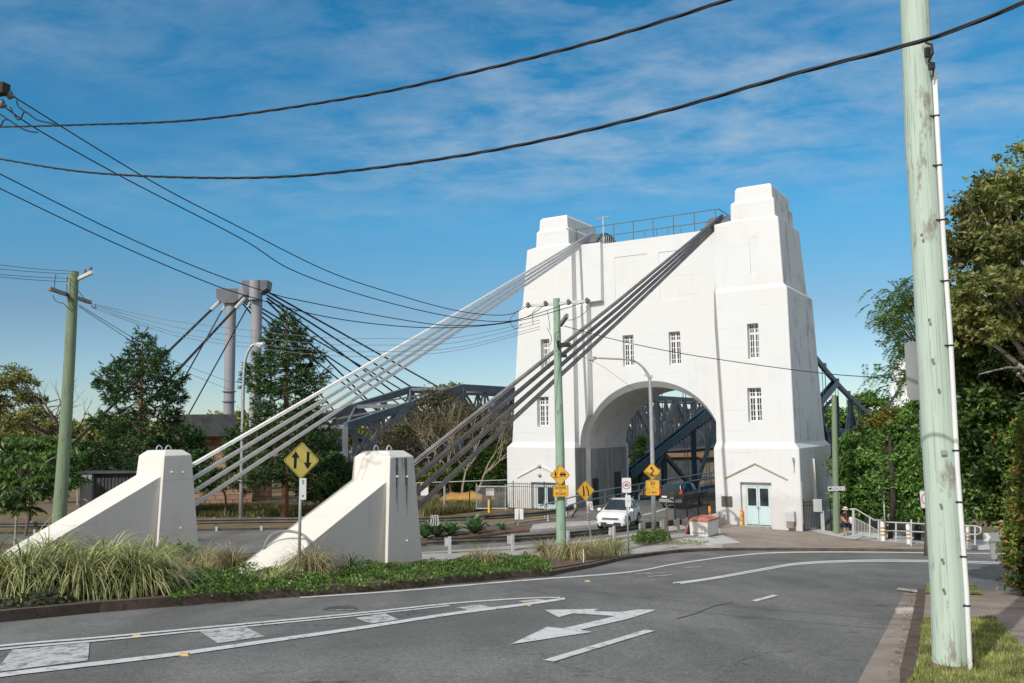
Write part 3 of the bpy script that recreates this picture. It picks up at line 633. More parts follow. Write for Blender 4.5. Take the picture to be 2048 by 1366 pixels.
# saddles with their bird spikes and the roof rail
for tt in (5.5, 15.7):
    m = MB(); N = 14; cs, cz, r0, r1 = 4.6, 17.9, 2.85, 2.55
    R = []
    for k in range(N+1):
        a_ = math.radians(38+104*k/N); R.append([T(tt-.85, cs-r1*math.cos(a_)*1.0, cz+r1*math.sin(a_)), T(tt+.85, cs-r1*math.cos(a_), cz+r1*math.sin(a_)), T(tt+.85, cs-r0*math.cos(a_), cz+r0*math.sin(a_)), T(tt-.85, cs-r0*math.cos(a_), cz+r0*math.sin(a_))])
    m.loft(R); sd = m.build('saddle', MT['pylond'], tw)
    for q in (tt-.9, tt+.87):
        m = MB(); m.bar(T(q, cs-1.5, cz+1.45), T(q, cs+1.5, cz+1.45), .03, .06)
        for k in range(10):
            a_ = math.radians(46+88*k/10); c = T(q, cs-2.3*math.cos(a_), cz+2.3*math.sin(a_)); m.prism([c-AX*.13-V(0, 0, .3), c+AX*.13-V(0, 0, .3), c+V(0, 0, .34)], D1*.03)
        m.build('bird_spikes', MT['bwhite'], sd)
    MB().tbox(tt-.9, tt+.9, 1.6, 3.4, 19.36, 19.46).build('timber_pad', MT['rust'], sd)
m = MB(); rl = lambda t, z: T(t, 2.0, z)
for z in (19.95, 20.75): m.tube([rl(5.2, z), rl(16.4, z)], .035, 5)
for k in range(8): m.tube([rl(5.4+k*1.55, 19.3), rl(5.4+k*1.55, 20.75)], .035, 5)
m.tube([T(5.2, 2.0, 20.75), T(5.2, 4.5, 20.75), T(5.2, 4.5, 19.4)], .035, 5); m.tube([T(16.4, 2, 20.75), T(16.4, .6, 20.6)], .03, 5)
for k in range(5): m.tube([rl(8+k*.9, 19.3), rl(8+k*.9, 19.95)], .025, 5)
m.build('roof_railing', MT['greenrail'], tw)
# aerial on the roof
ae = empty('roof_aerial', T(14.9, 3.2, 19.36), 'small white television aerial on the tower roof', 'aerial'); tb, zb = onS(1206, 433, 3.2)
MB().tube([T(tb, 3.2, 19.4), T(tb, 3.2, zb)], .05, 6).build('mast', MT['lsteel'], ae)
m = MB(); m.tube([T(tb+.6, 3.2, zb-.15), T(tb-.6, 3.2, zb-.05)], .03, 5)
for k in range(6): m.tube([T(tb-.55+k*.22, 2.9, zb-.1), T(tb-.55+k*.22, 3.5, zb-.1)], .02, 4)
m.build('antenna', MT['lsteel'], ae)
# far tower across the river
ft = empty('bridge_tower', T(10.7, 187, -1), 'distant white bridge tower beyond the trees at the right', 'bridge tower')
loftS(MB(), RINGS_R, 192, True).build('pier', MT['white'], ft); loftS(MB(), RINGS_L, 192, True).build('pier', MT['white'], ft)
wl = MB().tbox(5.0, 16.1, 183.4, 190.3, -1.4, 19.3).build('arch_wall', MT['white'])
cut = MB(); cut.loft([ell(182, 5.1, 4.5), ell(191.5, 5.1, 4.5)]); boolcut(wl, [link('cutter', cut.mesh())]); adopt(wl, ft, MT['white'])
# ------------------------------------------------------------------ anchorages and backstay cables
def anchorage(tt, sA, zg, label, stain):
    O = T(tt, sA, zg); e = empty('cable_anchorage', O, label, 'anchor block', 'cable anchor blocks'); U = -AX; W = D1
    def q(u, w_, z): return O+U*u+W*w_+V(0, 0, z)
    H = 5.0-zg
    m = MB(); m.loft([[q(u, w_, z) for u, w_ in ((u0, w0), (u1, w0), (u1, w1), (u0, w1))] for u0, u1, w0, w1, z in ((-1.02, .98, -.86, 1.14, -.9), (-.95, .9, -.80, 1.1, 0), (-.6, .62, -.68, .88, H), (-.38, .42, -.44, .64, H+.2))])
    m.build('anchor_block', MT['anchor'], e, bevel=.02)
    m = MB(); zt = 4.2-zg
    for_ = [q(.55, 0, zt+.1), q(6.6, 0, .12), q(7.1, 0, -.6), q(.55, 0, -.6)]
    m.prism([p+W*-.58 for p in for_], W*1.54); m.build('buttress', MT['anchor'], e, bevel=.02)
    for w_ in (-.2, .36):
        MB().tube([q(.1+.13*math.cos(a_), w_, H+.18+.2*math.sin(a_)) for a_ in [PI*k/8 for k in range(9)]], .022, 6).build('lifting_loop', MT['lsteel'], e, True)
    for u, z in ((-.2, H-.65), (.3, H-.62), (-.1, .9)):
        m = MB(); m.lathe(q(u, -.82+(z/H)*.12, z-.04), [(.01, 0), (.05, .02), (.05, .06), (.01, .08)], 8); m.build('wall_bolt', MT['anchor'], e)
    if stain:
        m = MB()
        for u, w_, ln in ((.3, .05, 1.5), (.24, .03, 1.8), (-.14, .06, 1.9), (-.2, .035, 1.4), (.02, .02, .6)):
            N = 9; L_ = []; R_ = []
            for k in range(N+1):
                z = H-.02-ln*k/N; wd = w_*(1-k/N*.9)*(1+.35*math.sin(k*2.3+u*9)); y = -(.68+(.80-.68)*(H-z)/H)-.006; uu = u*(1+.5*(H-z)/H)
                L_.append(q(uu-wd, y, z)); R_.append(q(uu+wd, y, z))
            b = len(m.v); m.add(L_+R_, [(i, i+1, N+2+i, N+1+i) for i in range(N)])
        m.build('dark_streaks', pm('dark water stain', (.1, .095, .09), (.34, .325, .3), 3, .9, stretch=(3, 3, .4)), e)
    return e
anchorage(15.9, -33.7, 1.35, 'white cable anchor block at far left behind the pale grasses', False)
a2 = anchorage(5.6, -32.85, 1.38, 'white cable anchor block with black streaks beside the road sign', True)
def bundles(tt, sA, name, label, mat, t_top):
    e = empty(name, T(tt, sA+.9, 1.4), label, 'bridge cable', 'backstay cables')
    for i in range(4):
        A = T(tt, sA+.55, 4.42-.55*i); B = T(t_top, 3.3, 20.62-.17*i); m = MB(); d = (B-A).normalized(); up = D1.cross(d)
        if up.z < 0: up = -up
        for b_ in (-.038, .038):
            for c_ in (-.055, .055):
                o_ = up*b_+D1*(c_+b_*.2); m.tube([A+o_, A+(B-A)*.5+o_-V(0, 0, .12), B+o_*.9], .03, 6)
        m.build('cable_bundle', mat, e, True)
    return e
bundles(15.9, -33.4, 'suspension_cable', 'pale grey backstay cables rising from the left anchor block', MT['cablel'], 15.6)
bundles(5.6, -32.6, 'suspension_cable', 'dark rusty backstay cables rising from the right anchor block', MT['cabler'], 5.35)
m = MB(); q = lambda u, w_, z: T(5.6, -32.6, 1.38)-AX*u+D1*w_+V(0, 0, z)
m.tube(smooth_line([q(4.6, .85, .2), q(4.75, .85, 1.0), q(4.6, .8, 1.42), q(4.5, .45, 1.6), q(4.45, -.2, 1.6), q(4.4, -.6, 1.4), q(4.3, -.72, .9), q(4.2, -.72, .2)], 5), .04, 8)
m.tube([q(4.7, .85, .75), q(4.3, -.72, .8)], .03, 8)
tag(m.build('hoop_barrier', MT['dullsteel'], None, True), 'bent galvanised pipe hoop over the foot of the anchor buttress', 'barrier')
# ------------------------------------------------------------------ suspended span
sp = empty('suspension_span', T(10.6, 9.7, -.6), 'dark blue steel suspension bridge span seen through the arch', 'bridge span')
DZ = -.45
MB().tbox(4.4, 16.8, 9.65, 182, DZ-.7, DZ).build('deck', MT['asphalt2'], sp)
CABK = (20.5-4.8)/(91.5**2)
def cz_(s): return 4.8+CABK*(s-96)**2
for tt in (5.6, 15.9):
    m = MB(); prev = T(tt, 6.4, 19.6)
    for k in range(31):
        s = 7+k*5.93; p = T(tt, s, cz_(s)-.4); m.bar(prev, p, .34, .5); prev = p
    m.build('main_cable', MT['navy'] if tt > 10 else MT['gbeam'], sp)
    for k in range(27):
        s = 11+k*6
        if s > 174: break
        m = MB(); 
        for o_ in (-.14, .14): m.tube([T(tt+o_, s, DZ), T(tt+o_, s, cz_(s)-.3)], .04, 5)
        m.box(T(tt, s, cz_(s)-.15), .5, .4, .5, TH); m.build('hanger', MT['gbeam'], sp)
    m = MB(); ch = lambda s: 1.7+(s-9)*.222
    m.bar(T(tt-.22, 9.6, ch(9.6)), T(tt-.22, 40.5, cz_(40.5)-.5), .14, .75); m.bar(T(tt+.22, 9.6, ch(9.6)), T(tt+.22, 40.5, cz_(40.5)-.5), .14, .75)
    for k in range(34): s = 10+k*.9; m.box(T(tt, s, ch(s)), .5, .2, .2, TH)
    nodes = [9.6+k*7.72 for k in range(24)]
    def top(s): return ch(s) if s < 40.5 else (cz_(s)-.6 if s < 150 else 1.7+(192-9-s)*.222)
    for k, s in enumerate(nodes):
        if s > 181: break
        m.bar(T(tt, s, DZ), T(tt, s, top(s)), .35, .45)
        if k and k % 2 == 1:
            for s2 in (nodes[k-1], nodes[k+1] if k+1 < len(nodes) else s):
                if s2 != s: m.bar(T(tt, s, top(s)-.2), T(tt, s2, DZ), .28, .38)
    m.bar(T(tt, 9.6, DZ-.1), T(tt, 181, DZ-.1), .5, .7)
    m.build('stiffening_truss', MT['navy'], sp)
    m = MB()
    e_ = tt+(1.3 if tt > 10 else -1.3)
    for z in (.15, .65, 1.15): m.tube([T(e_, 9.6, DZ+z), T(e_, 181, DZ+z)], .035, 4)
    for k in range(86): m.tube([T(e_, 9.7+k*2, DZ), T(e_, 9.7+k*2, DZ+1.15)], .035, 4)
    m.build('deck_railing', MT['greenrail'], sp)
    m = MB()
    for s in (60, 75, 90, 105, 120): m.bar(T(tt, s, cz_(s)-.6), T(tt, s+7.5, DZ), .25, .3)
    m.build('truss_diagonals', MT['navy'], sp)
# ------------------------------------------------------------------ railway truss bridges
def rail_truss(t0, t1, s0, n, pl, ztop, zd, label, mat, mat2):
    e = empty('railway_bridge', T((t0+t1)/2, s0, zd), label, 'railway bridge', 'railway truss bridges')
    def zt(k, n_=n): 
        return zd+ (ztop-zd)*min(1, .5+.25*k, .5+.25*(n_-k))
    for tt in (t0, t1):
        m = MB(); P = [T(tt, s0+k*pl, zt(k)) for k in range(n+1)]; B = [T(tt, s0+k*pl, zd) for k in range(n+1)]
        for k in range(n): m.bar(P[k], P[k+1], .5, .72); m.bar(B[k], B[k+1], .5, .8)
        for k in range(n+1): m.bar(B[k], P[k], .4, .5)
        m.build('truss_frame', mat2, e)
        m = MB()
        for k in range(n):
            if k % 2 == 0: m.bar(B[k], P[k+1], .55, .9)
            else: m.bar(P[k], B[k+1], .55, .9)
            q0, q1 = (B[k]+B[k+1])/2, (P[k]+P[k+1])/2; m.bar(q0, q1, .22, .28); m.bar(B[k], q1, .16, .2); m.bar(q1, B[k+1], .16, .2); m.bar(P[k], q0, .14, .16); m.bar(q0, P[k+1], .14, .16)
            for o_ in (-.12, .12):
                m.bar(B[k+1]+V(0, 0, o_), P[k]+V(0, 0, o_), .12, .12); 
        m.build('truss_diagonals', mat, e)
    m = MB()
    for k in range(n+1):
        m.bar(T(t0, s0+k*pl, zt(k)), T(t1, s0+k*pl, zt(k)), .3, .35)
        if k < n: m.bar(T(t0, s0+k*pl, zt(k)), T(t1, s0+(k+1)*pl, zt(k+1)), .18, .18); m.bar(T(t1, s0+k*pl, zt(k)), T(t0, s0+(k+1)*pl, zt(k+1)), .18, .18)
    m.build('wind_bracing', mat, e)
    MB().tbox(t0-.4, t1+.4, s0, s0+n*pl, zd-.5, zd-.2).build('rail_deck', MT['rconc'], e)
rail_truss(40, 47, 2.5, 26, 9.0, 10.1, 2.0, 'grey steel railway truss bridge with hog backed top running behind the tower', MT['girder'], MT['gbeam'])
rail_truss(62, 70, 45, 20, 9.0, 9.2, 1.5, 'pale lattice railway bridge glimpsed farther back through the arch', MT['girder'], MT['girder'])
ab = empty('stone_abutment', atY(440, 960, 76)-V(0, 0, 1), 'pink sandstone bridge abutment with dark top behind the left conifer', 'stone pier')
x0, x1 = atY(352, 900, 76).x, atY(528, 900, 76).x
MB().box(((x0+x1)/2, 78, 2.2), x1-x0, 4, 6.6, .25).build('stone_wall', MT['stone'], ab)
MB().box(((x0+x1)/2-1.5, 76.6, 6.3), (x1-x0)*.62, 4.6, 1.9, .25).build('parapet', MT['shed'], ab)
for k in range(3): MB().box(((x0+x1)/2+1.2, 75.2-.45*k, -.2-.0*k+.9*(2-k)), 4.2, 1.2, 1.9-.3*k, .25).build('stepped_footing', MT['stone'], ab)
# ------------------------------------------------------------------ cable stayed footbridge pylon
YP = 95
def PP(x, y, Y=YP): return atY(x, y, Y)
py_ = empty('footbridge_pylon', PP(485, 900), 'grey twin column pylon with fanned stays behind the conifers', 'bridge pylon')
Lc, Rc = PP(462, 640), PP(514, 640); Rc.y = 91
for cx_, yt, yp_, ex in ((462, 600, 95, 0), (514, 580, 91, 1)):
    t_ = atY(cx_, yt, yp_); b_ = V(t_.x, yp_, 0)
    MB().tube([b_, t_], .58, 18).build('column', MT['pylon'], py_, 'auto')
    if not ex:
        for z in (8.9, 10.0): MB().lathe(V(t_.x, yp_, z), [(.6, 0), (.75, 0), (.75, .1), (.6, .1)], 18).build('collar', MT['pylond'], py_)
    hz = t_.z; h = MB()
    wd = 1.45 if ex else 1.5
    rings = [(.62, hz-.45), (wd*.88, hz+.05), (wd*.95, hz+1.15 if not ex else hz+.9)]
    h.loft([[V(t_.x-a_, yp_-.9, z), V(t_.x+a_, yp_-.9, z), V(t_.x+a_, yp_+.9, z), V(t_.x-a_, yp_+.9, z)] for a_, z in rings]); h.build('pylon_head', MT['pylond'], py_)
    if ex: MB().tube([V(t_.x, yp_-.72, hz-1.2), V(t_.x, yp_-.72, hz+.9)], .6, 16).build('head_column', MT['pylon'], py_, 'auto')
hl, hr = atY(465, 592, 95), atY(514, 578, 91); MB().bar(hl+V(1, 0, 0), hr-V(1, 0, 0), .9, 1.2).build('cross_head', MT['pylon'], py_)
DK = lambda s, o_: V(PP(480, 640).x+.525*s+o_*1.6, YP+.851*s-o_*.9, 2.6)
def stay(p, q_, r, sock=None):
    MB().tube([p, q_], r, 6).build('stay_cable', MT['black'], py_)
    if sock: MB().tube([p, p+(q_-p).normalized()*sock], r*1.7, 8).build('stay_socket', MT['lsteel'], py_)
stay(atY(446, 597, 95), DK(-20, -1), .13, 2.2); stay(atY(494, 592, 92), DK(-20, 1)+V(1.2, 0, 0), .13, 2.2)
stay(atY(452, 607, 95), DK(-11, -1), .07, 1.0); stay(atY(503, 600, 92), DK(-11, 1), .07, 1.0)
for s, y in ((64, 583), (52, 590), (42, 596), (30, 602)):
    stay(atY(534, y, 91), DK(s, 1), .1)
for s, y in ((56, 595), (46, 599), (36, 603), (24, 608)): stay(atY(486, y, 95), DK(s, -1), .09)
MB().bar(DK(-25, 0), DK(75, 0), 3.4, .5).build('footbridge_deck', MT['rconc'], py_)
# ------------------------------------------------------------------ poles, wires, lamps
def wire(pts, Y0, Y1, r, name, label, mat, group=None, twist=False, n=8):
    pts = smooth_line([V(x, y, 0) for x, y in pts], n); x0, x1 = pts[0].x, pts[-1].x; P = []
    for p in pts:
        k = (p.x-x0)/(x1-x0); P.append(atY(p.x, p.y, 1/((1-k)/Y0+k/Y1)))
    m = MB()
    if twist:
        ln = [0]
        for a_, b_ in zip(P, P[1:]): ln.append(ln[-1]+(b_-a_).length)
        Q = []
        step = .12; L_ = 0; i = 0
        while L_ < ln[-1]:
            while ln[i+1] < L_: i += 1
            Q.append(P[i].lerp(P[i+1], (L_-ln[i])/max(1e-6, ln[i+1]-ln[i]))); L_ += step
        for ph in (0, 2*PI/3, 4*PI/3):
            H = []
            for j, q in enumerate(Q):
                d = Q[min(j+1, len(Q)-1)]-Q[max(j-1, 0)]; a_, b_ = basis(d); t_ = j*step*2*PI/1.1+ph
                H.append(q+(a_*math.cos(t_)+b_*math.sin(t_))*r)
            m.tube(H, r*.97, 5)
    else: m.tube(P, r, 5)
    return tag(m.build(name, mat, None, True), label, 'wire', group)
GW = 'overhead wires'
wire([(-120, 256), (0, 254), (150, 250), (400, 239), (700, 196), (900, 155), (1200, 80), (1455, 0), (1620, -55)], 15.7, 6.0, .0085, 'overhead_cable', 'black twisted overhead cable crossing the upper sky highest of all', MT['wire'], GW, True)
wire([(-120, 295), (0, 318), (200, 347), (480, 356), (700, 342), (1000, 298), (1300, 230), (1600, 145), (1860, 77), (2048, 5), (2200, -60)], 15.7, 4.96, .0085, 'overhead_cable', 'thick black twisted overhead cable sagging across and over the near pole', MT['wire'], GW, True)
wire([(25, 192), (290, 355), (480, 455), (650, 540), (780, 585), (912, 621), (1010, 630), (1056, 611)], 19, 36.6, .016, 'overhead_wire', 'black wire from the top left corner to the outer end of the middle crossarm', MT['wire'], GW)
wire([(10, 215), (80, 262), (250, 357), (480, 476), (584, 540), (740, 595), (912, 635), (1030, 641), (1092, 609)], 19, 36.3, .016, 'overhead_wire', 'black wire below the first one from the top left corner to the middle pole', MT['wire'], GW)
wire([(-60, 317), (0, 348), (230, 463), (407, 540), (537, 585), (605, 602), (807, 640), (912, 651), (1020, 643), (1136, 606)], 19, 35.9, .015, 'overhead_wire', 'black wire passing the pylon top on its way to the middle pole', MT['wire'], GW)
wire([(-60, 345), (0, 377), (220, 482), (400, 559), (488, 590), (634, 630), (781, 651), (912, 655), (1040, 641), (1172, 604)], 19, 35.5, .015, 'overhead_wire', 'black wire lowest of the four coming in from the left edge', MT['wire'], GW)
for k, (ya, yb, yc, yd, nm) in enumerate([(607, 649, 677, 640, 'uppermost'), (609, 662, 690, 646, 'second'), (612, 674, 703, 653, 'third'), (615, 681, 712, 658, 'lowest')]):
    wire([(183, ya), (300, ya+(yb-ya)*.62), (400, yb), (631, yc-3), (770, yc), (912, yc-2-3*k), (1080, yd)], 35.5, 36, .010, 'service_wire', f'thin grey wire between left pole and middle pole, {nm} of four', MT['gwire'], GW)
for k, (y0, y1, nm) in enumerate([(530, 543, 'uppermost'), (538, 548, 'second'), (549, 557, 'third'), (554, 564, 'lowest')]):
    wire([(-60, y0-5), (0, y0), (70, (y0+y1)/2+1), (140+12*(1-k/3), y1)], 26, 34, .011, 'service_wire', f'thin wire from left edge to top of the left pole, {nm} of four', MT['gwire'], GW)
for k, nm in enumerate(('upper', 'lower')):
    wire([(158, 610+3*k), (260, 672+8*k), (350, 722+12*k), (460, 764+16*k)], 35, 78, .014, 'service_wire', f'dark wire from left pole down behind the conifer, {nm} of a pair', MT['wire'], GW)
wire([(1128, 652), (1250, 684), (1400, 713), (1640, 746), (1790, 756), (1880, 758)], 36, 30, .016, 'service_cable', 'dark service cable from middle pole to the right across the tower', MT['wire'], GW)
wire([(1140, 700), (1200, 730), (1250, 765), (1301, 803)], 36, 41.6, .007, 'guy_wire', 'thin wire from middle pole to the curved street lamp', MT['wire'], GW)
def pole_tube(pts, Y, mat, par, name='pole', n=20):
    P = [atY(x, y, Y) for x, y, _ in pts]; R = [w_*Y/1720/2 for _, _, w_ in pts]
    return MB().tube(P, R, n).build(name, mat, par, 'auto')
# near right pole
pr = empty('utility_pole', atY(1902, 1352, 9.2), 'pale green timber pole with white conduit standing close at right', 'utility pole', 'timber utility poles')
pole_tube([(1903, 1375, 65), (1901, 1345, 64), (1895, 1180, 62), (1880, 940, 60), (1872, 800, 60), (1864, 680, 58.5), (1853, 480, 57), (1845, 355, 57), (1841, 295, 58), (1829, 0, 55), (1806, -420, 50)], 9.2, MT['poleR'], pr, n=28)
cp = [(1941, 1362), (1940, 1330), (1933, 1180), (1915, 940), (1909, 830), (1901, 680), (1887, 480), (1876, 280), (1869, 148)]
MB().tube([atY(x, y, 9.06) for x, y in cp], .0255, 10).build('conduit', MT['pvc'], pr, True)
def cx_at(y):
    for (x0, y0), (x1, y1) in zip(cp, cp[1:]):
        if y1 <= y <= y0: return x0+(x1-x0)*(y0-y)/(y0-y1)
for y in (232, 331, 440, 562, 691, 901, 1004, 1113, 1211):
    c = atY(cx_at(y), y, 9.06); m = MB(); m.lathe(c-V(0, 0, .009), [(.029, 0), (.029, .018)], 12); m.box(c+V(-.05, .0, 0), .06, .012, .018); m.build('strap', MT['black'], pr)
m = MB(); c = atY(1855, 105, 8.98)
m.tube([c+V(0, .02, .12), c+V(.02, -.06, .06), c+V(.02, -.07, -.04), c+V(.0, -.02, -.1)], .014, 6); m.box(c, .05, .05, .1); m.box(c+V(.03, -.01, -.16), .05, .06, .07); m.tube([c+V(.0, 0, -.1), c+V(.05, -.03, -.16), c+V(.04, 0, -.28)], .01, 6); m.build('cable_clamp', MT['black'], pr)
MB().lathe(atY(1902, 1352, 9.2)-V(0, 0, .1), [(.187, 0), (.184, .1), (.179, .24)], 24).build('pole_butt', pm('bare damp timber', (.2, .14, .1), (.32, .25, .18), 6, .9, stretch=(1, 1, .3)), pr, 'auto')
for x, y in ((1862, 640), (1850, 470), (1875, 780), (1890, 1010), (1884, 1120), (1868, 720), (1896, 1180)):
    p_ = atY(x, y, 9.02); MB().box(p_+V(random.uniform(-.05, .05), 0, 0), .018, .02, .03).build('staple', MT['dullsteel'], pr)
MB().box(atY(1888, 905, 9.015), .06, .012, .045).build('pole_tag', MT['signback'], pr)
def rrect(w_, h_, r, n=5):
    out = []
    for cx_, cy_, a0 in ((w_/2-r, h_/2-r, 0), (-w_/2+r, h_/2-r, 90), (-w_/2+r, -h_/2+r, 180), (w_/2-r, -h_/2+r, 270)):
        for k in range(n+1): a_ = math.radians(a0+90*k/n); out.append((cx_+r*math.cos(a_), cy_+r*math.sin(a_)))
    return out
class Frame:
    """a board's own flat axes: u to its right, v up, n out of its face"""
    def __init__(s, c, yaw, roll=0):
        s.c = Vector(c); y = math.radians(yaw); s.u = V(math.cos(y), math.sin(y), 0); s.v = V(0, 0, 1); s.n = V(math.sin(y), -math.cos(y), 0)
        if roll: r = Matrix.Rotation(math.radians(roll), 3, s.n); s.u = r @ s.u; s.v = r @ s.v
    def p(s, u, v, n=0): return s.c+s.u*u+s.v*v+s.n*n
    def plate(s, pts, n0, th, name, mat, par, mb=None):
        m = mb or MB(); m.prism([s.p(u, v, n0) for u, v in pts], s.n*th)
        return m if mb else m.build(name, mat, par)
    def text(s, t, size, u, v, n, mat, par, name='lettering', sx=1.0):
        cu = bpy.data.curves.new('t', 'FONT'); cu.body = t; cu.size = size; cu.align_x = 'CENTER'; cu.align_y = 'CENTER'; cu.extrude = .001; cu.offset = size*.012
        ob = bpy.data.objects.new('t', cu); COL.objects.link(ob); bpy.context.view_layer.update()
        me = bpy.data.meshes.new_from_object(ob.evaluated_get(bpy.context.evaluated_depsgraph_get())); bpy.data.objects.remove(ob)
        M_ = Matrix((s.u*sx, s.v, s.n)).transposed().to_4x4(); M_.translation = s.p(u, v, n); me.transform(M_); me.materials.clear()
        return link(name, me, mat, par)
def ring(r0, r1, n=28):
    o = [(r1*math.cos(2*PI*k/n), r1*math.sin(2*PI*k/n)) for k in range(n+1)]; i = [(r0*math.cos(2*PI*k/n), r0*math.sin(2*PI*k/n)) for k in range(n+1)]
    return o+i[::-1]
DIAM = lambda d: [(0, -d), (d, 0), (0, d), (-d, 0)]
def rdiam(d, r=.06):
    out = []
    for a0 in (0, 90, 180, 270):
        a = math.radians(a0); c = (d-r*1.414)
        for k in (-45, -15, 15, 45):
            b = math.radians(a0+k); out.append((c*math.cos(a)+r*math.cos(b), c*math.sin(a)+r*math.sin(b)))
    return out
def diamond(fr, d, par, mat):
    pl = fr.plate(rdiam(d), 0, .006, 'sign_plate', mat, par)
    o = rdiam(d*.955); i = rdiam(d*.925); fr.plate(o+[o[0]]+[i[0]]+i[::-1], .006, .002, 'border', MT['sblack'], pl)
    return pl
f_ = Frame(atY(1853, 741, 9.42), 180); f_.plate(rrect(.45, .64, .06), 0, .006, 'sign_back', MT['signback'], pr)
f_ = Frame(atY(1868, 858, 9.42), 180); f_.plate(rrect(.3, .46, .04), 0, .006, 'sign_back', MT['signback'], pr)
# left pole
pl_ = empty('utility_pole', G(-17.3, 34), 'weathered green timber pole with two crossarms at far left', 'utility pole', 'timber utility poles')
pole_tube([(112, 1130, 27), (118, 1045, 26), (131, 860, 23), (140, 700, 21), (147, 560, 19), (148, 543, 18)], 34, MT['poleL'], pl_)
m = MB(); m.bar(atY(137, 567, 35), atY(185, 544, 32.8), .11, .13); m.build('crossarm', MT['paltimber'], pl_)
m = MB(); m.bar(atY(98, 577, 32.4), atY(181, 605, 36), .12, .14); m.build('crossarm', MT['timber'], pl_)
for x, y, Y in ((142, 561, 34.7), (152, 556, 34.2), (170, 548, 33.4), (181, 543, 33)): MB().lathe(atY(x, y, Y), [(.02, 0), (.06, .04), (.05, .1), (.07, .14), (.03, .2)], 8).build('insulator', MT['pylond'], pl_, True)
for p in ([(112, 548), (109, 575), (118, 588), (135, 590), (150, 605)], [(135, 553), (134, 585), (140, 612), (150, 620)], [(106, 590), (112, 602), (128, 608), (138, 618), (146, 622)], [(155, 580), (168, 596), (172, 605)], [(182, 610), (192, 618), (190, 609)]):
    MB().tube(smooth_line([atY(x, y, 33.7) for x, y in p], 4), .014, 5).build('jumper_wire', MT['wire'], pl_, True)
# middle pole
pc_ = empty('utility_pole', atY(1123, 1118, 36), 'green timber pole with pale crossarm rising from the grasses in the middle', 'utility pole', 'timber utility poles')
pole_tube([(1124, 1135, 20.5), (1123, 1110, 20), (1120, 900, 18), (1116, 750, 16), (1114, 640, 14), (1113, 597, 13.5)], 36, MT['poleC'], pc_)
MB().bar(atY(1053, 612, 36.7), atY(1180, 602, 35.3), .1, .12).build('crossarm', MT['paltimber'], pc_)
for x, y, Y in ((1056, 612, 36.5), (1091, 609, 36.2), (1137, 606, 35.7), (1174, 603, 35.3)): MB().lathe(atY(x, y+4, Y-.1), [(.05, 0), (.08, .05), (.06, .1), (.09, .16), (.05, .24)], 8).build('insulator', MT['pylond'], pc_, True)
MB().bar(atY(1121, 650, 36.1), atY(1134, 631, 34.6), .13, .15).build('crossarm', MT['timber'], pc_)
m = MB(); m.box(atY(1129, 690, 35.6), .5, .3, .16); m.box(atY(1117, 688, 35.7), .12, .15, .3); m.box(atY(1128, 712, 35.7), .25, .15, .12); m.build('fuse_box', MT['black'], pc_)
for p in ([(1066, 650), (1067, 622), (1085, 612)], [(1100, 660), (1098, 640), (1094, 620)], [(1094, 655), (1103, 675), (1100, 690)], [(1115, 690), (1110, 670), (1120, 662)], [(1172, 612), (1173, 622), (1150, 638), (1128, 640)], [(1035, 622), (1020, 640), (1030, 657), (1045, 648)], [(1110, 704), (1120, 698), (1126, 712)]):
    MB().tube(smooth_line([atY(x, y, 35.7) for x, y in p], 5), .012, 5).build('jumper_wire', MT['wire'], pc_, True)
# pole hardware peeping in at the top left
ph = empty('utility_pole', atY(-90, 1340, 19), 'dark crossarm end with clamps at the top left corner', 'utility pole', 'timber utility poles')
MB().tube([atY(-90, 1400, 19), atY(-70, 120, 19), atY(-68, -20, 19)], [.3, .24, .22], 16).build('pole', MT['poleL'], ph, 'auto')
MB().bar(atY(-190, 205, 19.6), atY(13, 177, 18.9), .22, .25).build('crossarm', MT['darkbark'], ph)
for x, y in ((20, 190), (4, 208)):
    m = MB(); c = atY(x, y, 19); m.lathe(c-V(0, 0, .1), [(.03, 0), (.065, .04), (.065, .15), (.025, .21)], 8); m.bar(c+V(-.1, 0, 0), c+V(.1, 0, -.04), .06, .06); m.build('strain_clamp', MT['pylond'], ph, True)
for p in ([(33, 200), (38, 214), (58, 228), (75, 240), (105, 247), (112, 250)], [(58, 228), (48, 224), (42, 236), (34, 238), (20, 214)], [(0, 228), (18, 240), (50, 260), (75, 265)], [(18, 240), (8, 240), (0, 252), (-20, 250)]):
    MB().tube(smooth_line([atY(x, y, 19) for x, y in p], 5), .017, 5).build('jumper_wire', MT['wire'], ph, True)
# small pole beside the tower with the street name blade
ps = empty('utility_pole', gnd(1673, 1070), 'slim pale timber pole carrying the street name sign beside the tower', 'utility pole', 'timber utility poles'); YS = gnd(1673, 1070).y
pole_tube([(1673, 1075, 13), (1671, 950, 11.5), (1668, 790, 9.5)], YS, MT['poleL'], ps)
MB().tube([atY(1678, 1068, YS), atY(1677, 985, YS)], .06, 8).build('conduit', MT['pvc'], ps, True)
ss = empty('street_sign', atY(1673, 977, YS-.2), 'white street name blade reading RADNOR ST on the slim pole', 'street sign'); fr = Frame(atY(1673, 977, YS-.2), 8)
p_ = fr.plate(rrect(36*YS/1720, 8*YS/1720, .02), 0, .02, 'sign_plate', MT['swhite'], ss); fr.text('RADNOR ST', .235, .1, 0, .021, MT['sblue'], p_, sx=.72)
fr.plate([(-.5, -.06), (-.36, -.06), (-.36, .06), (-.5, .06)], .02, .003, 'emblem', MT['sblack'], p_)
